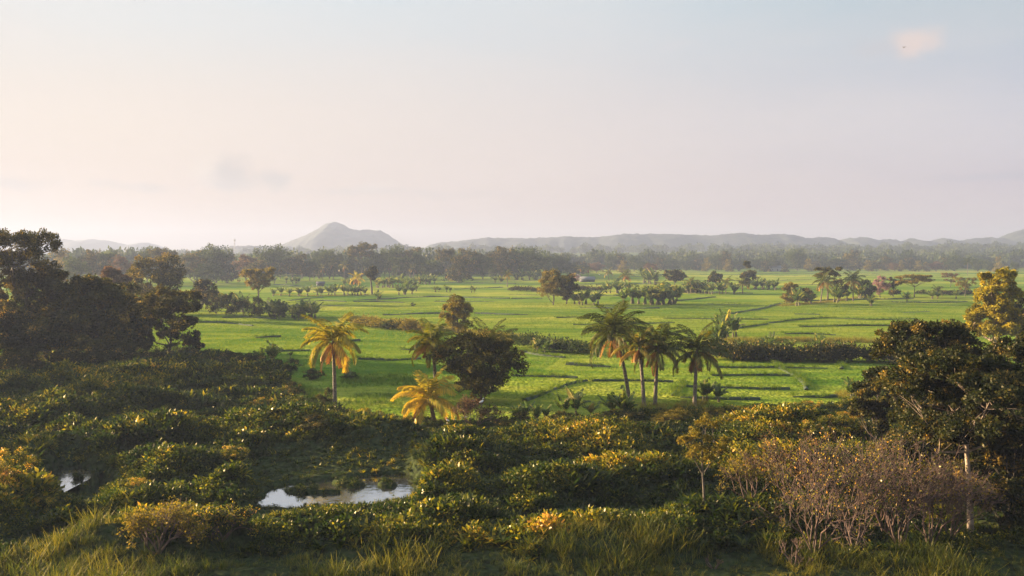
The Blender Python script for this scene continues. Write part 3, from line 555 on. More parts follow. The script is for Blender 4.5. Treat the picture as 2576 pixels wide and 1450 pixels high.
# far-off wood that reads as one mass: crowns scattered back over the rising ground
fw = Geo(); r = rng(401)
blob = []
for k in range(5):
    rr = rng(410+k); n = 260; gb = Geo(); d = rdir(rr, n); d[:, 2] = np.abs(d[:, 2]); lob = rr.integers(0, 5, n); lc = rr.uniform(-.45, .45, (5, 3))*[1, 1, .5]
    p = lc[lob]+d*rr.uniform(.45, .65, (n, 1)); p[:, 2] += .25
    gb.leaves(p, unit(d+rdir(rr, n)), unit(d+rdir(rr, n)*.5), rr.uniform(.16, .3, n), .2, rr.random(n)); blob.append(gb.arr())
def wood_points(n, y0, y1, u0, u1):
    Y = np.sqrt(r.uniform(y0**2, y1**2, n)); X = r.uniform(u0, u1, n)*Y; return X, Y
parts = [wood_points(420, 560, 760, -.62, .04), wood_points(520, 760, 1400, -.62, .02), wood_points(330, 830, 1000, .06, .64), wood_points(650, 1000, 1500, .22, .64), wood_points(420, 1450, 1680, -.62, .64), wood_points(60, 820, 930, -.02, .12)]
Xw = np.concatenate([a for a, b in parts]); Yw = np.concatenate([b for a, b in parts]); n = len(Xw); sR = r.uniform(4, 11, n)
Zw = hgt(Xw, Yw); sH = sR*r.uniform(1.1, 1.6, n)
wh = r.integers(0, 5, n); tn = r.random(n)
for k in range(5):
    m_ = wh == k; fw.inst(blob[k], np.stack([Xw[m_], Yw[m_], Zw[m_]], 1), r.uniform(0, 6, m_.sum()), np.stack([sR[m_], sR[m_], sH[m_]], 1), tn[m_])
obj('far_woods', fw.mesh('far_woods', M['grey']), kind='stuff', label='hazy blue-grey woods stretching back to the foot of the hills', category='woods')

# ------------------------------------------------------------------ palms
def frond(g_, r, org, az, el, L_, droop, nl, ll, a, hang=.3, lw=.07):
    k = 9; t = np.linspace(0, 1, k); e = el-droop*t**1.3
    d = np.stack([np.cos(e)*np.cos(az), np.cos(e)*np.sin(az), np.sin(e)], 1)
    c = org+np.concatenate([[np.zeros(3)], np.cumsum((d[:-1]+d[1:])/2*L_/(k-1), 0)])
    g_.tube(c, np.linspace(.035, .008, k)*(1+L_*.1), 3, a*.8)
    tl = np.linspace(.12, 1, nl); tl = np.concatenate([tl, tl]); sd = np.repeat([1., -1.], nl)
    cp = np.stack([np.interp(tl, t, c[:, q]) for q in range(3)], 1); cd = unit(np.stack([np.interp(tl, t, d[:, q]) for q in range(3)], 1))
    side = np.array([-math.sin(az), math.cos(az), 0.])*sd[:, None]
    D = unit(side*(.75 if hang > .4 else 1)+cd*(.35+.5*tl[:, None])+np.array([0, 0, -1.])*(hang+r.normal(0, .12, (2*nl, 1))))
    Ln = ll*(np.sin(np.clip(tl*.85+.15, 0, 1)*math.pi)**.5*.9+.15)*r.uniform(.85, 1.1, 2*nl)
    g_.leaves(cp, D, unit(np.cross(D, cd)), Ln, lw, np.clip(a+r.normal(0, .1, 2*nl), 0, 1), .18)
def palm(label, bx, by, cx_, cy, rpx, seed, n=22, dry=5, mat='palm', lean=0, nl=30, lw=.09, name='coconut_palm', group=None, trunk=True, tone_=.45, zoff=0, nuts=True, tr=.145):
    r = rng(seed); p = P(bx, by); p[2] = hgt(p[0], p[1])-.1; s_ = p[1]/F
    top = np.array([(cx_-CX)/F*p[1], p[1]+lean, hz(cy, p[1])])-p; L_ = rpx*s_
    root = thing(name, label, 'palm tree', p, group)
    tg = Geo(); k = 16; t = np.linspace(0, 1, k)[:, None]; bow = np.array([top[0]*.25+.2, 0, 0])
    pts = top*t+np.array([1, 0, 0])*(np.sin(t*math.pi)*-.06*top[0]*2)+np.array([0, 0, 0])*bow
    rr = tr*(1.35-.5*t[:, 0]); rr[0] *= 1.5; rr = rr*(1+.06*np.where(np.arange(k) % 2 == 0, 1, -1)); tg.tube(pts, rr, 8); obj('trunk', tg.mesh('palm_trunk', M['palmb'], True), root)
    cg = Geo(); ga = 2.399
    for q in range(n):
        u = (q+.5)/n; el = R(86)-u**.9*R(92)+r.normal(0, .1); 
        frond(cg, r, top+np.array([0, 0, .1-.25*u]), q*ga+r.normal(0, .15), el, L_*r.uniform(.95, 1.3)*(.8+.2*math.sin(min(u*3, 1.57))), R(62)+u*R(42)+r.normal(0, .22), nl, L_*.29, np.clip(tone_+.3*u-.1+r.normal(0, .12), 0, 1), .3+.6*u, lw)
    obj('crown', cg.mesh('palm_crown', M[mat]), root)
    if dry:
        dg = Geo()
        for q in range(dry):
            frond(dg, r, top+np.array([0, 0, -.25]), q*6.283/dry+r.normal(0, .3), R(-25)+r.normal(0, .2), L_*r.uniform(.65, .9), R(55), max(10, nl-8), L_*.24, r.uniform(.3, .9), .8, lw)
        obj('dry_fronds', dg.mesh('palm_dry_fronds', M['dryp']), root, label='hanging orange-brown dry fronds')
    if nuts:
        for q in range(6):
            a = q*1.05+r.uniform(-.3, .3); c = top+np.array([math.cos(a)*.28, math.sin(a)*.28, -.35-.2*r.random()]); zz = np.linspace(-1, 1, 6)
            ng = Geo(); ng.tube(c+np.stack([zz*0, zz*0, zz*.15], 1), .12*np.sqrt(np.clip(1-zz*zz, .02, 1)), 6); obj('coconut', ng.mesh('coconut', M['stem'], True), root)
    return root
palm('lone coconut palm with orange drooping fronds left of centre', 843, 1036, 838, 853, 92, 501, n=20, dry=6, mat='palmgold', tone_=.2, lw=.11)
palm('coconut palm with yellowing fronds left of the round dark tree', 1098, 1010, 1087, 858, 72, 502, n=18, dry=6, mat='palmgold', tone_=.1, lw=.11)
palm('coconut palm whose fronds spread out behind the round dark tree', 1238, 985, 1232, 868, 84, 503, n=20, dry=3, tone_=.3, lw=.1)
palm('short golden palm low beside the round dark tree', 1092, 1064, 1078, 1000, 98, 504, n=18, dry=2, mat='palmgold', tone_=.5, lw=.12)
palm('tallest coconut palm with leaning trunk in the central group', 1583, 1006, 1545, 832, 94, 505, n=26, dry=4, tone_=.22, lw=.1)
palm('thin coconut palm with ragged brown fronds behind the central group', 1620, 1022, 1608, 872, 68, 506, n=13, dry=3, mat='palm', tone_=.6, lw=.1)
palm('upright coconut palm in the middle of the central group', 1648, 1020, 1656, 872, 82, 507, n=20, dry=3, tone_=.4, lw=.1)
palm('coconut palm at the right end of the central group', 1747, 1024, 1754, 880, 82, 508, n=20, dry=3, tone_=.4, lw=.1)
palm('tall hedge palm with full crown over orange dry fronds', 2146, 757, 2147, 703, 34, 509, n=16, dry=6, nl=14, lw=.22, nuts=False, tone_=.4)
palm('tall hedge palm with leaning trunk among dark trees', 2064, 762, 2074, 706, 36, 510, n=16, dry=6, nl=14, lw=.22, nuts=False, tone_=.4)
palm('small yellow palm beside the slender upright dark tree', 898, 727, 898, 700, 22, 511, n=12, dry=5, mat='palmgold', nl=12, lw=.28, nuts=False)
palm('hazy coconut palm standing above the woods right of the mountain foot', 1231, 695, 1231, 656, 15, 512, n=14, dry=3, nl=10, lw=.35, nuts=False, tr=.2)
palm('grey palm on a thin stem at the wood edge near the field centre', 1276, 722, 1276, 690, 17, 513, n=12, dry=2, nl=10, lw=.3, nuts=False, tr=.16)
palm('low hazy palm tree right of the rusty-roofed hut', 1572, 722, 1574, 692, 22, 514, n=14, dry=5, nl=10, lw=.3, nuts=False)
palm('wind-swept far palm left of the shaggy palm by the huts', 1532, 706, 1530, 686, 17, 515, n=10, dry=0, nl=10, lw=.35, nuts=False)
palm('shaggy palm rising behind the banana thicket', 1668, 757, 1664, 722, 26, 516, n=14, dry=5, nl=12, lw=.25, nuts=False)
for k, (bx, by, cy, rp_, lab) in enumerate([(1738, 738, 712, 24, 'leftmost of the small coconut palms on the dark hedge line'), (1764, 738, 718, 17, 'second small coconut palm on the hedge line, shorter than its neighbours'), (1826, 738, 712, 24, 'small coconut palm just right of the dome-shaped tree'), (1868, 739, 714, 22, 'rightmost of the small coconut palms in front of the narrow olive tree')]):
    palm(lab, bx, by, bx, cy, rp_, 520+k, n=14, dry=0, nl=12, lw=.22, nuts=False, group='small coconut palms on the hedge line', tone_=.5)
palm('dark palm-like tree poking up left of the big golden tree', 2434, 692, 2434, 658, 16, 530, n=14, dry=0, nl=10, lw=.4, nuts=False, tone_=0)
palm('short bushy palm in front of the far right hedge line', 2358, 747, 2358, 732, 20, 531, n=14, dry=0, nl=12, lw=.25, nuts=False)
# hazy coconut palms in the wood edge
pk = None; r = rng(540)
PX = [(760, 692, 671), (790, 694, 668), (812, 695, 672), (838, 695, 668), (866, 696, 670), (886, 694, 664), (925, 692, 672), (955, 694, 670), (980, 695, 666), (1003, 696, 672), (1040, 694, 674), (1066, 696, 676), (1340, 690, 672), (1372, 692, 676), (1460, 688, 672), (1480, 688, 676), (705, 694, 672), (735, 694, 676)]
for k, (x, by, cy) in enumerate(PX):
    q, s = segname(x); lab = f'hazy coconut palm in the wood edge, {["first","second","third","fourth","fifth","sixth","seventh","eighth"][sum(1 for a in PX if segname(a[0])[0]==q and a[0]<x)]} from left {s}'
    by += 8
    if pk is None:
        pk = palm(lab, x, by, x, cy, 16, 541, n=13, dry=2, nl=9, lw=.4, nuts=False, group='hazy coconut palms in the wood edge', tr=.18); pk0 = pk.location.copy()
    else:
        p = P(x, by); p[2] = hgt(p[0], p[1])-.1; s_ = float(r.uniform(.9, 1.15)); dup(pk, lab, p, r.uniform(0, 6), (s_, s_, s_*(by-cy)/29), 'hazy coconut palms in the wood edge')

# ------------------------------------------------------------------ banana plants
def banana_geo(seed, h=3.2, n=8, L_=1.9, W_=.6, stems=1):
    r = rng(seed); sgs = []; lg_ = Geo()
    for s_ in range(stems):
        o = np.array([0, 0, 0.]) if s_ == 0 else np.append(r.normal(0, .8, 2), 0); hs = h*.2*(1 if s_ == 0 else r.uniform(.5, .9))
        tp = o+np.array([r.normal(0, .12), r.normal(0, .12), hs]); sg = Geo(); sg.tube([o-[0, 0, .2], (o+tp)/2, tp], [.17, .14, .08], 7); sgs.append(sg.mesh('banana_stem', M['stem'], True))
        for q in range(n):
            az = q*2.4+r.normal(0, .3); el = r.uniform(.95, 1.55); ln = L_*r.uniform(.75, 1.15)*(1 if s_ == 0 else .8)
            k = 6; t = np.linspace(0, 1, k+1); e = el-r.uniform(.3, 1.5)*t**1.4
            d = np.stack([np.cos(e)*np.cos(az), np.cos(e)*np.sin(az), np.sin(e)], 1)
            c = tp+np.concatenate([[np.zeros(3)], np.cumsum((d[:-1]+d[1:])/2*ln/k, 0)]); sv = np.array([-math.sin(az), math.cos(az), 0.])
            w = W_*.5*np.sqrt(np.clip(np.sin(np.clip(t*.9+.07, 0, 1)*math.pi), 0, 1)); w[0] = .03; w[-1] = .03; a = float(np.clip(r.normal(.5, .22), 0, 1))
            for sd in (1, -1):                     # two halves folded along the midrib, torn into strips
                for m_ in range(1, k):
                    if r.random() < .1: continue
                    tear = r.uniform(0, .18); z1 = np.array([0, 0, -.35*w[m_]*r.uniform(.3, 1.6)])
                    V = [c[m_], c[m_+1]-(c[m_+1]-c[m_])*tear, c[m_+1]-(c[m_+1]-c[m_])*tear+sv*sd*w[m_+1 if m_ < k-1 else m_]*(.6 if m_ == k-1 else 1)+z1, c[m_]+sv*sd*w[m_]+z1]
                    lg_.add(V, [[0, 1, 2, 3]], a)
            lg_.tube(c, np.linspace(.03, .008, k+1), 3, .9)
    return sgs, lg_.mesh('banana_leaves', M['banana'])
BAN = [banana_geo(600, n=11), banana_geo(601, n=10, stems=2), banana_geo(602, n=10, stems=3), banana_geo(603, n=9, L_=2.2, stems=2), banana_geo(604, n=9, stems=4)]
bfirst = {}; r = rng(610)
def banana(x, by, top, label, k=None, group='banana plants around the paddies', wide=1.):
    k = int(r.integers(0, 5)) if k is None else k; p = P(x, by); p[2] = hgt(p[0], p[1])-.05; h = (by-top)*p[1]/F/2.2; sc_ = (h*wide, h*wide, h)
    if k not in bfirst:
        root = thing('banana_plant', label, 'banana plant', p, group, r.uniform(0, 6), sc_); bfirst[k] = root; [obj('stem', b_, root) for b_ in BAN[k][0]]; obj('leaves', BAN[k][1], root); return root
    return dup(bfirst[k], label, p, r.uniform(0, 6), sc_, group)
NB = [(682, 912, 862, 'banana clump with upright leaves on the field edge left of the lone palm', 2), (730, 900, 880, 'tiny banana plant just right of the left field-edge clump', 0), (1452, 1054, 986, 'banana plant with one tall upright leaf at the paddy edge', 3), (1487, 1056, 1006, 'smaller banana plant beside the one with the tall upright leaf', 0),
      (1566, 1056, 986, 'dark banana clump at the foot of the tallest palm', 2), (1318, 1060, 1012, 'low banana clump right of the round dark tree', 4), (1372, 1062, 1022, 'low banana plant between the round tree and the tall-leaf banana', 1), (1779, 1010, 955, 'dark banana plant right behind the right end palm', 2), (2148, 1003, 950, 'banana plant beside the shaded rice field at lower right', 1),
      (2178, 1010, 955, 'banana plant half hidden in the lower right dark tree', 4), (1936, 885, 838, 'tallest banana plant on top of the long hedge bank', 1), (1990, 884, 848, 'banana plant with yellow leaf tip on the long hedge bank', 0), (2062, 884, 846, 'banana with one pale upright leaf on the hedge bank', 3), (2092, 886, 856, 'rightmost banana plant on the long hedge bank', 0),
      (1868, 888, 852, 'banana plant on the left part of the long hedge bank', 1), (1830, 890, 855, 'leftmost banana plant on the long hedge bank', 4), (1352, 882, 848, 'banana clump on the golden bank left of the tallest palm', 4), (1382, 886, 852, 'second banana clump on the golden bank left of the tallest palm', 2), (875, 955, 928, 'dark low banana clump right of the lone palm trunk', 2), (1292, 864, 836, 'small banana plant on the golden bank near the round tree', 1)]
for x, by, tp, lab, k in NB: banana(x, by, tp, lab, k)
for k, (x, by, tp) in enumerate([(1786, 892, 845), (1800, 880, 828), (1814, 868, 808), (1826, 856, 790), (1832, 848, 784)]):
    banana(x, by, tp, f'leafy plant, {ORD[k]} from the bottom in the slanting row right of the palms', k % 5, wide=.7)
rows_ = [('in the thin banana row left of the slender dark tree', [(706, 745), (728, 746), (750, 745), (773, 745), (798, 744), (826, 744), (842, 743), (866, 744), (888, 743), (908, 742)], 22), ('in the banana belt right of the slender dark tree', [(948, 722), (962, 724), (975, 722), (988, 724), (1000, 722), (1012, 724), (1026, 728), (950, 756), (1004, 742), (1020, 740)], 22),
         ('in the banana belt left of the yellow palm', [(866, 722), (878, 721), (889, 722)], 18), ('in the small banana belt before the wood right of the mountain', [(1046, 715), (1058, 714), (1070, 715), (1082, 714), (1092, 715)], 18), ('dotted in the field right of the slender dark tree', [(1047, 733), (1096, 735), (1124, 735), (1186, 736)], 14),
         ('right beside the squat golden tree', [(1456, 766), (1474, 766), (1504, 766)], 30), ('in the banana thicket right of the tallest palm', [(1590, 764), (1606, 765), (1622, 766), (1638, 766), (1653, 766), (1668, 766), (1682, 765), (1694, 764)], 38), ('in front of the hazy huts', [(1536, 738), (1552, 737), (1578, 735), (1648, 716), (1620, 712), (1632, 714)], 24),
         ('under the small coconut palms', [(1752, 738), (1780, 739), (1792, 740), (1810, 740), (1846, 740), (1900, 728), (1918, 727), (1936, 728), (1950, 730)], 24), ('at the wood edge behind the squat golden tree', [(1246, 712), (1258, 713), (1300, 704), (1316, 704), (1332, 704), (1348, 704), (1360, 703)], 18),
         ('in the bushes below the round-headed tree', [(560, 775), (585, 782), (612, 786), (690, 795), (712, 798), (735, 800), (760, 802), (782, 800)], 36), ('along the hedge below the tall hedge palms', [(2004, 770), (2040, 765), (2098, 760), (2130, 757), (2166, 753)], 26), ('around the sparse far right bushes', [(2346, 752), (2282, 760), (2190, 770), (2405, 752)], 18), ('beside the mountain-side wood edge', [(690, 712), (720, 712), (744, 713)], 14)]
for s, pts, hh in rows_:
    for k, (x, by) in enumerate(sorted(pts)): banana(x, by, by-hh*1.25*r.uniform(.85, 1.2), f'banana, {ORD[k]} from left {s}', wide=1.1)

# ------------------------------------------------------------------ bushes (each a thing with stems and leaves)
bsh = {}
for k, (mat, n, leaf, hgt_) in enumerate([('dark', 4200, .12, 1.), ('weed', 5200, .1, 1.), ('yolive', 4200, .12, 1.), ('grey', 3600, .15, 1.)]):
    tr, cr = tree_geo(700+k, 2.2, 3.2, n=n, leaf=leaf, lobes=9, bare=.03, sub=9, spread=.42, flat_=.9); bsh[k] = (tr.mesh('bush_stems', M['bark'], True), cr.mesh('bush_leaves', M[mat]))
bf = {}
def bush(x, by, top, wpx, k, label):
    p = P(x, by); p[2] = hgt(p[0], p[1])-.1; s_ = p[1]/F; sc_ = (wpx*s_/3.2, wpx*s_/3.2, (by-top)*s_/2.2)
    if k not in bf:
        bf[k] = thing('bush', label, 'bush', p, None, r.uniform(0, 6), sc_); obj('stems', bsh[k][0], bf[k]); obj('foliage', bsh[k][1], bf[k])
    else: dup(bf[k], label, p, r.uniform(0, 6), sc_)
for a in [(545, 790, 722, 60, 0, 'dark bush left of centre in the mid-field bush row'), (590, 795, 735, 60, 0, 'dark bush just below the round-headed yellow-green tree'), (640, 798, 745, 60, 0, 'dark bush with banana leaves poking out below the forked tree'), (700, 803, 760, 50, 3, 'lower green bush right of the forked tree foot'), (750, 806, 768, 46, 3, 'low bush at the right end of the mid-field bush row'),
          (30, 960, 880, 150, 0, 'dark brush at the foot of the left-edge tree'), (120, 950, 872, 130, 0, 'dark brush under the open-topped left tree'), (205, 955, 868, 130, 0, 'dark brush under the big rounded left tree'), (290, 940, 862, 120, 0, 'dark brush between the rounded tree and the open-branched tree'), (370, 925, 865, 110, 0, 'dark brush left of the open-branched tree foot'), (450, 915, 872, 90, 0, 'dark brush at the foot of the open-branched tree'),
          (560, 925, 885, 110, 0, 'dark brush at the marsh edge left of the banana clump'), (640, 935, 898, 110, 0, 'dark brush in front of the banana clump'),
          (700, 960, 915, 70, 0, 'dark bush on the marsh edge just left of the shaded green patch'), (735, 1005, 962, 70, 0, 'dark bush below the one at the marsh edge left of the green patch'), (660, 1045, 1000, 80, 1, 'weedy bush left of the rough green patch'),
          (1025, 835, 800, 46, 2, 'olive bush on the golden bank left of the slim olive tree'), (980, 830, 804, 40, 3, 'small grey bush on the golden bank'), (1068, 838, 812, 40, 2, 'russet bush at the foot of the slim olive tree'), (880, 955, 935, 50, 0, 'low dark bush just right of the lone palm trunk'), (820, 1035, 985, 44, 0, 'dark bush wrapped round the foot of the lone palm'),
          (790, 955, 925, 60, 0, 'dark bush at the left of the shaded green patch'), (725, 935, 900, 60, 0, 'dark bush at the corner of the marsh behind the lone palm'), (1040, 770, 760, 0+14, 0, 'tiny dark bush alone in the middle field'), (1300, 1095, 1050, 110, 0, 'dark bush at the marsh edge right of the round tree'), (1420, 1100, 1055, 120, 0, 'dark bush at the marsh edge below the tall-leaf banana'),
          (1560, 1105, 1060, 130, 0, 'dark bush at the marsh edge below the tallest palm'), (1690, 1070, 1028, 100, 2, 'russet bush at the foot of the central palms'), (1800, 1065, 1028, 90, 2, 'russet bush at the foot of the right end palm'), (1900, 1075, 1030, 110, 1, 'lit bush at the marsh edge left of the big dark trees'), (2020, 1080, 1025, 120, 1, 'lit rounded bush near the bare thicket top'),
          (2120, 1130, 1070, 130, 1, 'yellow-lit bush above the bare thicket'), (2050, 1140, 1080, 100, 1, 'yellowish leafy bush left above the bare thicket'), (590, 1190, 1140, 90, 1, 'rounded weed bush left of the pond'), (790, 1130, 1085, 90, 0, 'dark rounded weed bush behind the pond'), (330, 1260, 1205, 100, 1, 'rounded bush between the two ponds'),
          (1130, 1235, 1190, 110, 1, 'bush with orange-tipped leaves right of the pond'), (1150, 1130, 1075, 140, 1, 'lit bush in front of the reddish bare shrub'), (30, 1300, 1190, 150, 1, 'large sunlit bush at the left edge below the small pond'), (140, 1320, 1250, 130, 1, 'sunlit bush in front of the small left pond')]: bush(*a)

# ------------------------------------------------------------------ bare twiggy shrubs
def bare(label, bx, by, top, wpx, seed, depth=6, stems=4, mat='twig', leaves=0, leafm='yolive', name='bare_shrub', r0=.05, lean=0.):
    r = rng(seed); p = P(bx, by); p[2] = hgt(p[0], p[1])-.1; s_ = p[1]/F; h = (by-top)*s_; w = wpx*s_
    root = thing(name, label, 'shrub', p); g_ = Geo(); o = np.zeros((stems, 3))+np.append(r.normal(0, .12, 2), 0)
    az = np.arange(stems)*6.283/stems+r.normal(0, .4, stems); d = np.stack([np.cos(az)*w/h*.55+lean, np.sin(az)*w/h*.55, np.ones(stems)], 1)
    d = unit(d+r.normal(0, .1, (stems, 3))); Ln = np.full(stems, h*.3); rad = np.full(stems, r0); tips = []
    for q in range(depth):
        m_ = o+d*Ln[:, None]*.5+rdir(r, len(o))*Ln[:, None]*.08; e = o+d*Ln[:, None]
        g_.tubes(np.stack([o, m_, e], 1), np.stack([rad, rad*.85, rad*.68], 1), 3 if q > 1 else 5)
        if q >= depth-3: tips.append(e)
        kk = 3 if q in (1, 2) else 2
        o2 = np.repeat(e, kk, 0); sub = r.random(len(o2)) < .35; o2[sub] = np.repeat(m_, kk, 0)[sub]
        d = unit(np.repeat(d, kk, 0)+rdir(r, len(o2))*.62+np.array([0, 0, .12])); Ln = np.repeat(Ln, kk)*r.uniform(.62, .86, len(o2)); rad = np.maximum(np.repeat(rad, kk)*.64, .0095); o = o2
    obj('branches', g_.mesh('bare_branches', M[mat]), root)
    if leaves:
        tp = np.concatenate(tips); i_ = r.integers(0, len(tp), leaves); lf = Geo(); lf.leaves(tp[i_]+r.normal(0, .08, (leaves, 3)), rdir(r, leaves), rdir(r, leaves), r.uniform(.08, .16, leaves), .07, r.random(leaves)); obj('leaves', lf.mesh('sparse_leaves', M[leafm]), root)
    return root
bare('leafless brown thicket shrub leftmost of the bare bushes', 2050, 1425, 1130, 150, 801, 7, 5, leaves=750, leafm='weed')
bare('bare shrub with several dark slanting stems in the thicket', 2150, 1405, 1100, 170, 802, 7, 5, leaves=750, leafm='weed')
bare('tall bare shrub with forked pale stem in the middle of the thicket', 2265, 1400, 1105, 170, 803, 7, 5, leaves=600, leafm='weed')
bare('bare shrub left in front of the pale tree trunk', 2330, 1395, 1150, 130, 804, 7, 5, leaves=300)
bare('bare shrub leaning right across the pale tree trunk', 2385, 1375, 1170, 150, 805, 7, 4, leaves=300, lean=.25)
bare('wide low bare shrub filling the gap behind the middle of the thicket', 2220, 1345, 1110, 190, 820, 7, 6, leaves=1350, leafm='weed')
bare('bare shrub with yellow top leaves at the upper left of the thicket', 2090, 1330, 1085, 170, 821, 7, 5, leaves=2250, leafm='weed')
bare('small dead sapling at the bottom left of the bare thicket', 1985, 1448, 1340, 60, 806, 5, 2, r0=.045)
bare('small leaning dead twig bush at the bottom of the bare thicket', 2005, 1440, 1385, 70, 807, 5, 3, r0=.03)
bare('reddish half-bare shrub under the round dark tree, where egrets perch', 1195, 1085, 992, 165, 808, 7, 6, leaves=2600, leafm='red', r0=.05)
bare('twiggy brown shrub low in the left foreground grass', 390, 1440, 1290, 240, 809, 7, 6, leaves=3200, leafm='yolive')
bare('twiggy olive shrub right of the left foreground shrub', 560, 1400, 1290, 200, 810, 7, 6, leaves=3200, leafm='weed')
bare('broken bare sapling standing in the bottom right-centre grass', 1795, 1447, 1395, 50, 811, 4, 2, r0=.05)
bare('thin bare shrub beside the airy reddish marsh tree', 1895, 1330, 1180, 110, 812, 6, 4, leaves=900, leafm='yolive')
bare('bare twigs rising above the bushes left of the bare thicket', 1990, 1300, 1120, 120, 813, 7, 5, leaves=2100, leafm='red')

# ------------------------------------------------------------------ birds
def egret(label, x, y, hpx, z, flip=1, group=None, Y=None):
    if Y is None: p = P(x, y, z)
    else: p = np.array([(x-CX)/F*Y, Y, hz(y, Y)])
    root = thing('egret', label, 'bird', p, group); k = hpx*p[1]/F/.75
    b = Geo(); b.tube(np.array([[-.24, 0, .3], [-.14, 0, .36], [0, 0, .42], [.1, 0, .47], [.15, 0, .55], [.11, 0, .63], [.13, 0, .70], [.18, 0, .73], [.22, 0, .72]])*[flip, 1, 1]*k, np.array([.015, .06, .095, .07, .032, .024, .026, .032, .01])*k, 8)
    obj('body', b.mesh('egret_body', M['white'], True), root)
    be = Geo(); be.tube(np.array([[.215, 0, .72], [.30, 0, .705]])*[flip, 1, 1]*k, np.array([.012, .003])*k, 4); obj('beak', be.mesh('egret_beak', M['beak']), root)
    for s in (-.03, .03):
        l = Geo(); l.tube(np.array([[0, s, .36], [.02*flip, s, .18], [0, s, 0]])*k, .009*k, 4); obj('leg', l.mesh('egret_leg', M['dk']), root)
egret('white egret perched highest on the reddish shrub', 1211, 1023, 22, 0, 1, Y=P(1195, 1085)[1])
egret('white egret perched low on the left of the reddish shrub', 1126, 1066, 16, 0, -1, Y=P(1195, 1085)[1])
egret('white egret perched between two others on the reddish shrub', 1172, 1058, 16, 0, 1, Y=P(1195, 1085)[1])
egret('tiny white egret standing alone in the far field right of centre', 1541, 690, 5, 0); egret('tiny white egret standing in the field by the far palms', 1508, 694, 5, 0, -1)
egret('tiny white egret at the edge of the left far field', 587, 706, 9, 0)
bd_ = thing('flying_bird', 'small dark bird flying below the pink cloud at upper right', 'bird', (( 2274-CX)/F*90, 90, hz(119, 90)))
w = Geo(); w.add([(0, .05, 0), (.05, -.06, 0), (.3, 0, .16), (.12, .06, .08)], [[0, 1, 2, 3]], 0); w.add([(0, .05, 0), (-.05, -.06, 0), (-.22, 0, .2), (-.1, .06, .1)], [[0, 1, 2, 3]], 0); obj('wings', w.mesh('bird_wings', M['dk']), bd_)
w = Geo(); w.tube([[0, -.16, -.02], [0, -.05, 0], [0, .08, 0], [0, .16, .02]], [.01, .05, .05, .012], 6); obj('body', w.mesh('bird_body', M['dk'], True), bd_)

# ------------------------------------------------------------------ buildings and mast
def house(label, x, y, w, d, h, wall, roof, rz=.2, name='hut'):
    p = P(x, y); root = thing(name, label, 'building', p, rz=rz); g_ = Geo()
    g_.box((0, 0, h/2), (w, d, h)); obj('wall', g_.mesh('hut_wall', M[wall]), root)
    rf = Geo(); e = .4; V = [(-w/2-e, -d/2-e, h), (w/2+e, -d/2-e, h), (w/2+e, 0, h+d*.35), (-w/2-e, 0, h+d*.35), (-w/2-e, d/2+e, h), (w/2+e, d/2+e, h)]
    V = V+[(a, b, c-.12) for a, b, c in V]
    rf.add(V, [[0, 1, 2, 3], [3, 2, 5, 4], [6, 9, 8, 7], [9, 10, 11, 8], [0, 6, 7, 1], [4, 5, 11, 10], [0, 3, 9, 6], [3, 4, 10, 9], [1, 7, 8, 2], [2, 8, 11, 5]], 0); obj('roof', rf.mesh('hut_roof', M[roof]), root)
    dr = Geo(); dr.box((w*.15, -d/2-.04, h*.4), (.9, .07, h*.8)); obj('door', dr.mesh('hut_door', M['drk']), root)
    wn = Geo(); wn.box((-w*.22, -d/2-.04, h*.6), (.8, .07, .7)); obj('window', wn.mesh('hut_window', M['drk']), root)
house('small grey-roofed field hut at the edge of the far trees', 1477, 709, 7, 4, 1.3, 'drk', 'roof'); house('small hut with a rusty orange roof beside the grey-roofed one', 1450, 706, 2.6, 3, 2.6, 'tin', 'tin', 1.2)
house('small white house with grey roof before the right-hand wood', 1950, 682, 11, 6, 2.6, 'wall', 'roof', -.2, 'house'); house('little dark watch hut alone in the left far field', 806, 720, 3., 2.5, 1.2, 'drk', 'drk', .3, 'watch_hut')
mz = 1500.; mb = np.array([(590-CX)/F*mz, mz, hgt((590-CX)/F*mz, mz)-.5]); mt = hz(601, mz)-mb[2]
rt = thing('telecom_mast', 'thin lattice telecom mast on the skyline left of the mountain', 'mast', mb); g_ = Geo()
cs = [np.array([math.cos(a), math.sin(a), 0]) for a in (0, 2.09, 4.19)]
for c in cs: g_.tube([c*1.6, c*.5+np.array([0, 0, mt])], .22, 4)
for k in range(10):
    z0, z1 = mt*k/10, mt*(k+1)/10; f0, f1 = 1.6-1.1*k/10, 1.6-1.1*(k+1)/10
    for q in range(3): g_.tube([cs[q]*f0+[0, 0, z0], cs[(q+1) % 3]*f1+[0, 0, z1]], .13, 3)
obj('lattice', g_.mesh('mast_lattice', M['metal']), rt)
g_ = Geo()
for q in range(3): g_.box(cs[q]*1.3+[0, 0, mt-2.2], (.7, .7, 3.2), rz=q*2.09)
obj('antennas', g_.mesh('mast_antennas', M['metal']), rt)

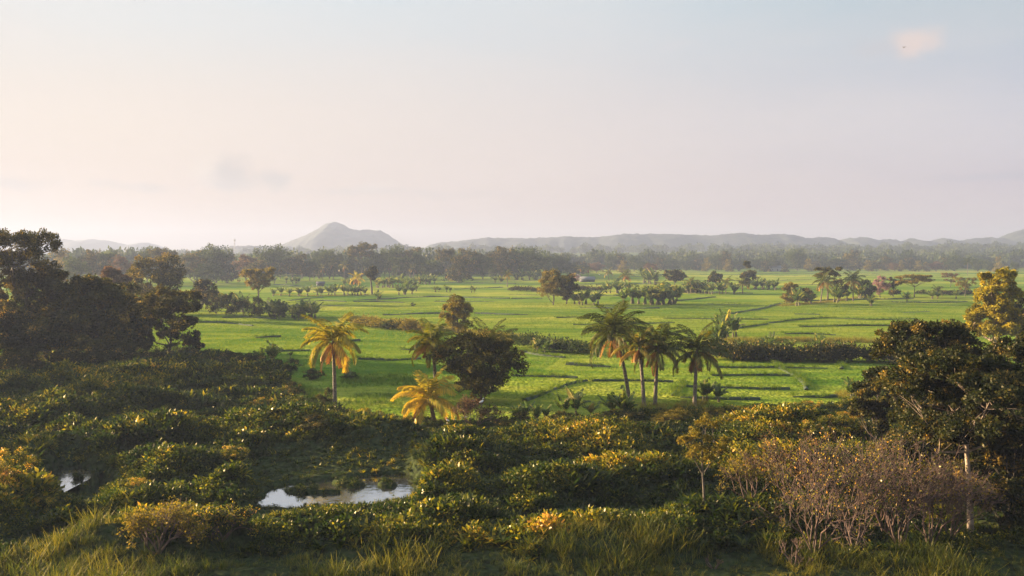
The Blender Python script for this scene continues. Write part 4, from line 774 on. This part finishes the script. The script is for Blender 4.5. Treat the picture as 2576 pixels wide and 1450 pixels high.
# ------------------------------------------------------------------ hills
def hill(pts, Dm, dw, mat, seed, amp=2.5):
    pts = np.array(pts, float); n = 260; m_ = 60; x = np.linspace(pts[0, 0], pts[-1, 0], n); yy = np.interp(x, pts[:, 0], pts[:, 1])
    yy = np.convolve(np.pad(yy, 3, 'edge'), np.ones(7)/7, 'valid'); zt = hz(yy, Dm)+4; X0 = (x-CX)/F*Dm; t = np.linspace(-1, 1, m_)
    ty = t[:, None]; prof = np.cos(ty*math.pi/2)**1.1
    Yv = Dm+dw*ty+80*(fbm(X0/160, X0*0, seed, 3)-.5)[None]; Xv = np.repeat(X0[None], m_, 0)
    rg = 1-.6*np.abs(ty)**.7*fbm(Xv/60, Yv/160, seed+1, 4)
    Z = (zt[None]+10)*prof*rg-10+amp*(fbm(Xv/9, Yv/9, seed+2, 3)-.5)*2*prof
    g_ = Geo(); i = np.arange(m_-1)[:, None]*n; j = np.arange(n-1)[None]; g_.add(np.stack([Xv, Yv, Z], -1), np.stack([i+j, i+j+1, i+j+n+1, i+j+n], -1), .4+0*Z.ravel())
    obj('hill', g_.mesh('hill', mat, True), kind='structure')
M['hill'] = barkmat('wooded_hillside', (.012, .02, .014), (.035, .042, .026), .05)
hill([(690, 645), (715, 620), (745, 605), (790, 582), (815, 566), (838, 560), (860, 565), (880, 579), (905, 582), (925, 580), (955, 581), (975, 592), (1000, 610), (1025, 628), (1050, 645)], 2150, 380, M['hill'], 31)
hill([(60, 648), (110, 622), (140, 606), (165, 604), (200, 608), (235, 604), (275, 609), (320, 619), (345, 616), (365, 612), (390, 618), (440, 640), (470, 648)], 2900, 300, M['hill'], 32)
hill([(1020, 645), (1090, 617), (1150, 610), (1220, 601), (1300, 604), (1400, 601), (1430, 597), (1500, 601), (1560, 593), (1640, 592), (1700, 592), (1780, 596), (1810, 594), (1860, 588), (1900, 594), (1960, 593), (1990, 592), (2020, 601), (2035, 604), (2070, 599), (2100, 601), (2130, 612), (2170, 640)], 1880, 200, M['hill'], 33)
hill([(2090, 640), (2130, 603), (2175, 599), (2205, 608), (2230, 604), (2245, 606), (2258, 612), (2285, 602), (2310, 609), (2330, 612), (2360, 602), (2390, 607), (2400, 612), (2440, 604), (2490, 600), (2515, 605), (2545, 588), (2580, 577), (2640, 566), (2720, 575), (2800, 640)], 2000, 220, M['hill'], 34)
hill([(430, 645), (520, 630), (600, 625), (660, 623), (720, 627), (800, 629), (900, 632), (1000, 634), (1100, 640)], 1850, 150, M['hill'], 35, 5)

# ------------------------------------------------------------------ air, sky and sun
m, nt, N, L = nodes('haze_air'); out = N.new('ShaderNodeOutputMaterial'); pv = N.new('ShaderNodeVolumePrincipled')
pv.inputs['Color'].default_value = (.33, .37, .51, 1); pv.inputs['Density'].default_value = .0004; pv.inputs['Anisotropy'].default_value = .2
L.new(pv.outputs[0], out.inputs['Volume'])
z0, z1 = -3., 128.
hb = Geo(); hb.box((0, 1950, (z0+z1)/2), (7000, 4500, z1-z0)); obj('haze', hb.mesh('haze', m), kind='stuff', label='pale evening haze over the plain', category='haze')

SAZ, SEL = 68, 11.5                                     # sun: degrees left of the view, degrees up
sd = np.array([-math.sin(R(SAZ))*math.cos(R(SEL)), math.cos(R(SAZ))*math.cos(R(SEL)), math.sin(R(SEL))])
sl = bpy.data.lights.new('sun', 'SUN'); sl.energy = 5.; sl.angle = R(.6); sl.color = (1, .78, .5)
so = obj('sun', sl)
from mathutils import Vector
so.rotation_euler = Vector(sd.tolist()).to_track_quat('Z', 'Y').to_euler()
W = bpy.data.worlds.new('World'); sc.world = W; W.use_nodes = True; nt = W.node_tree; N, L = nt.nodes, nt.links; N.clear()
out = N.new('ShaderNodeOutputWorld'); bg = N.new('ShaderNodeBackground'); bg.inputs['Strength'].default_value = .1; L.new(bg.outputs[0], out.inputs[0])
sky = N.new('ShaderNodeTexSky'); sky.sky_type = 'NISHITA'; sky.sun_disc = False; sky.sun_elevation = R(SEL); sky.sun_rotation = R(-SAZ); sky.dust_density = 3; sky.air_density = 1.2
tc = N.new('ShaderNodeTexCoord'); sx = N.new('ShaderNodeSeparateXYZ'); L.new(tc.outputs['Generated'], sx.inputs[0])
dt = N.new('ShaderNodeVectorMath'); dt.operation = 'DOT_PRODUCT'; L.new(tc.outputs['Generated'], dt.inputs[0]); dt.inputs[1].default_value = (-math.sin(R(SAZ)), math.cos(R(SAZ)), 0)
mr = N.new('ShaderNodeMapRange'); mr.inputs['From Min'].default_value = -.35; mr.inputs['From Max'].default_value = .8; L.new(dt.outputs['Value'], mr.inputs['Value'])
def s2l(c): return tuple(((v/255+.055)/1.055)**2.4 if v/255 > .04045 else v/255/12.92 for v in c)
def band(cols):
    rp = ramp(N, [(p, s2l(c)) for p, c in zip((.08, .53, .92), cols)]); L.new(mr.outputs[0], rp.inputs['Fac']); return rp
hor = band([(204, 186, 196), (226, 202, 194), (238, 213, 195)]); mid = band([(198, 204, 220), (230, 221, 219), (248, 234, 220)]); top = band([(162, 194, 208), (210, 224, 232), (230, 240, 244)])
def mapr(a, b):
    q = N.new('ShaderNodeMapRange'); q.interpolation_type = 'SMOOTHSTEP'; q.inputs['From Min'].default_value = a; q.inputs['From Max'].default_value = b; L.new(sx.outputs['Z'], q.inputs['Value']); return q.outputs[0]
def mix(f, a, b, blend='MIX'):
    q = N.new('ShaderNodeMix'); q.data_type = 'RGBA'; q.blend_type = blend
    if isinstance(f, float): q.inputs['Factor'].default_value = f
    else: L.new(f, q.inputs['Factor'])
    for s, v in (('A', a), ('B', b)):
        if isinstance(v, tuple): q.inputs[s].default_value = (*v, 1)
        else: L.new(v, q.inputs[s])
    return q.outputs['Result']
c = mix(mapr(.0, .15), hor.outputs[0], mid.outputs[0]); c = mix(mapr(.12, .31), c, top.outputs[0])
# clouds, placed by direction
def cloud(col, x, y, rx, ry, tint, amt, seed):
    d = np.array([(x-CX)/F, 1, (HY-y)/F]); d = d/np.linalg.norm(d)
    s = N.new('ShaderNodeVectorMath'); s.operation = 'SUBTRACT'; L.new(tc.outputs['Generated'], s.inputs[0]); s.inputs[1].default_value = d
    no = N.new('ShaderNodeTexNoise'); no.inputs['Scale'].default_value = 24; no.inputs['Detail'].default_value = 5; no.noise_dimensions = '4D'; no.inputs['W'].default_value = seed
    L.new(tc.outputs['Generated'], no.inputs['Vector'])
    ns = N.new('ShaderNodeVectorMath'); ns.operation = 'SUBTRACT'; L.new(no.outputs['Color'], ns.inputs[0]); ns.inputs[1].default_value = (.5, .5, .5)
    nm = N.new('ShaderNodeVectorMath'); nm.operation = 'MULTIPLY_ADD'; L.new(ns.outputs[0], nm.inputs[0]); nm.inputs[1].default_value = (rx/F*2.6, 0, ry/F*3.2); L.new(s.outputs[0], nm.inputs[2])
    dv = N.new('ShaderNodeVectorMath'); dv.operation = 'DIVIDE'; L.new(nm.outputs[0], dv.inputs[0]); dv.inputs[1].default_value = (rx/F, 1, ry/F)
    ln = N.new('ShaderNodeVectorMath'); ln.operation = 'LENGTH'; L.new(dv.outputs[0], ln.inputs[0])
    q = N.new('ShaderNodeMapRange'); q.interpolation_type = 'SMOOTHSTEP'; q.inputs['From Min'].default_value = 1.3; q.inputs['From Max'].default_value = .2; q.inputs['To Max'].default_value = amt; L.new(ln.outputs['Value'], q.inputs['Value'])
    return mix(q.outputs[0], col, tint)
G_, W_ = s2l((217, 208, 202)), s2l((255, 246, 232))
for a in [(535, 430, 50, 40, W_, .35, 1), (572, 440, 62, 42, G_, 1., 2), (600, 462, 50, 24, G_, .9, 7), (700, 455, 46, 24, G_, 1., 3), (360, 468, 90, 14, G_, .7, 4), (40, 455, 70, 20, G_, .7, 5), (900, 480, 220, 12, G_, .5, 15), (2310, 108, 50, 36, s2l((240, 220, 212)), .9, 6), (2220, 120, 70, 26, s2l((205, 206, 212)), .5, 8), (2480, 445, 130, 12, s2l((190, 190, 202)), .5, 9), (1150, 490, 140, 14, s2l((212, 200, 198)), .35, 10), (1700, 122, 60, 16, s2l((222, 222, 226)), .4, 11), (950, 470, 60, 12, W_, .2, 12)]: c = cloud(c, *a)
# thin streaky veil
mpn = N.new('ShaderNodeMapping'); mpn.inputs['Scale'].default_value = (2.2, 2.2, 9); L.new(tc.outputs['Generated'], mpn.inputs['Vector']); nv = N.new('ShaderNodeTexNoise'); nv.inputs['Scale'].default_value = 1.6; nv.inputs['Detail'].default_value = 5; L.new(mpn.outputs[0], nv.inputs['Vector'])
vr = N.new('ShaderNodeMapRange'); vr.inputs['From Min'].default_value = .35; vr.inputs['From Max'].default_value = .75; vr.inputs['To Max'].default_value = .3; L.new(nv.outputs['Fac'], vr.inputs['Value']); c = mix(vr.outputs[0], c, s2l((250, 236, 226)))
VEIL = 1.74
sc2 = N.new('ShaderNodeVectorMath'); sc2.operation = 'SCALE'; L.new(c, sc2.inputs[0]); sc2.inputs['Scale'].default_value = VEIL
fin = mix(mapr(.3, .5), sc2.outputs[0], sky.outputs[0])
L.new(fin, bg.inputs['Color'])

cam = bpy.data.cameras.new('camera'); co = obj('camera', cam); co.location = (0, 0, H); co.rotation_euler = (R(90), 0, 0)
cam.sensor_width = 36; cam.lens = F/2576*36; cam.shift_y = -84.5/2576; cam.clip_start = .5; cam.clip_end = 12000
sc.camera = co
sc.view_settings.view_transform = 'Standard'; sc.view_settings.look = 'None'; sc.view_settings.exposure = 2.43; sc.view_settings.gamma = 1
cy = sc.cycles if hasattr(sc, 'cycles') else None
sc.render.engine = 'CYCLES'; cy = sc.cycles
cy.max_bounces = 5; cy.diffuse_bounces = 3; cy.glossy_bounces = 2; cy.transmission_bounces = 3; cy.volume_bounces = 1; cy.transparent_max_bounces = 4
cy.use_denoising = True; cy.use_adaptive_sampling = True; cy.adaptive_threshold = .02
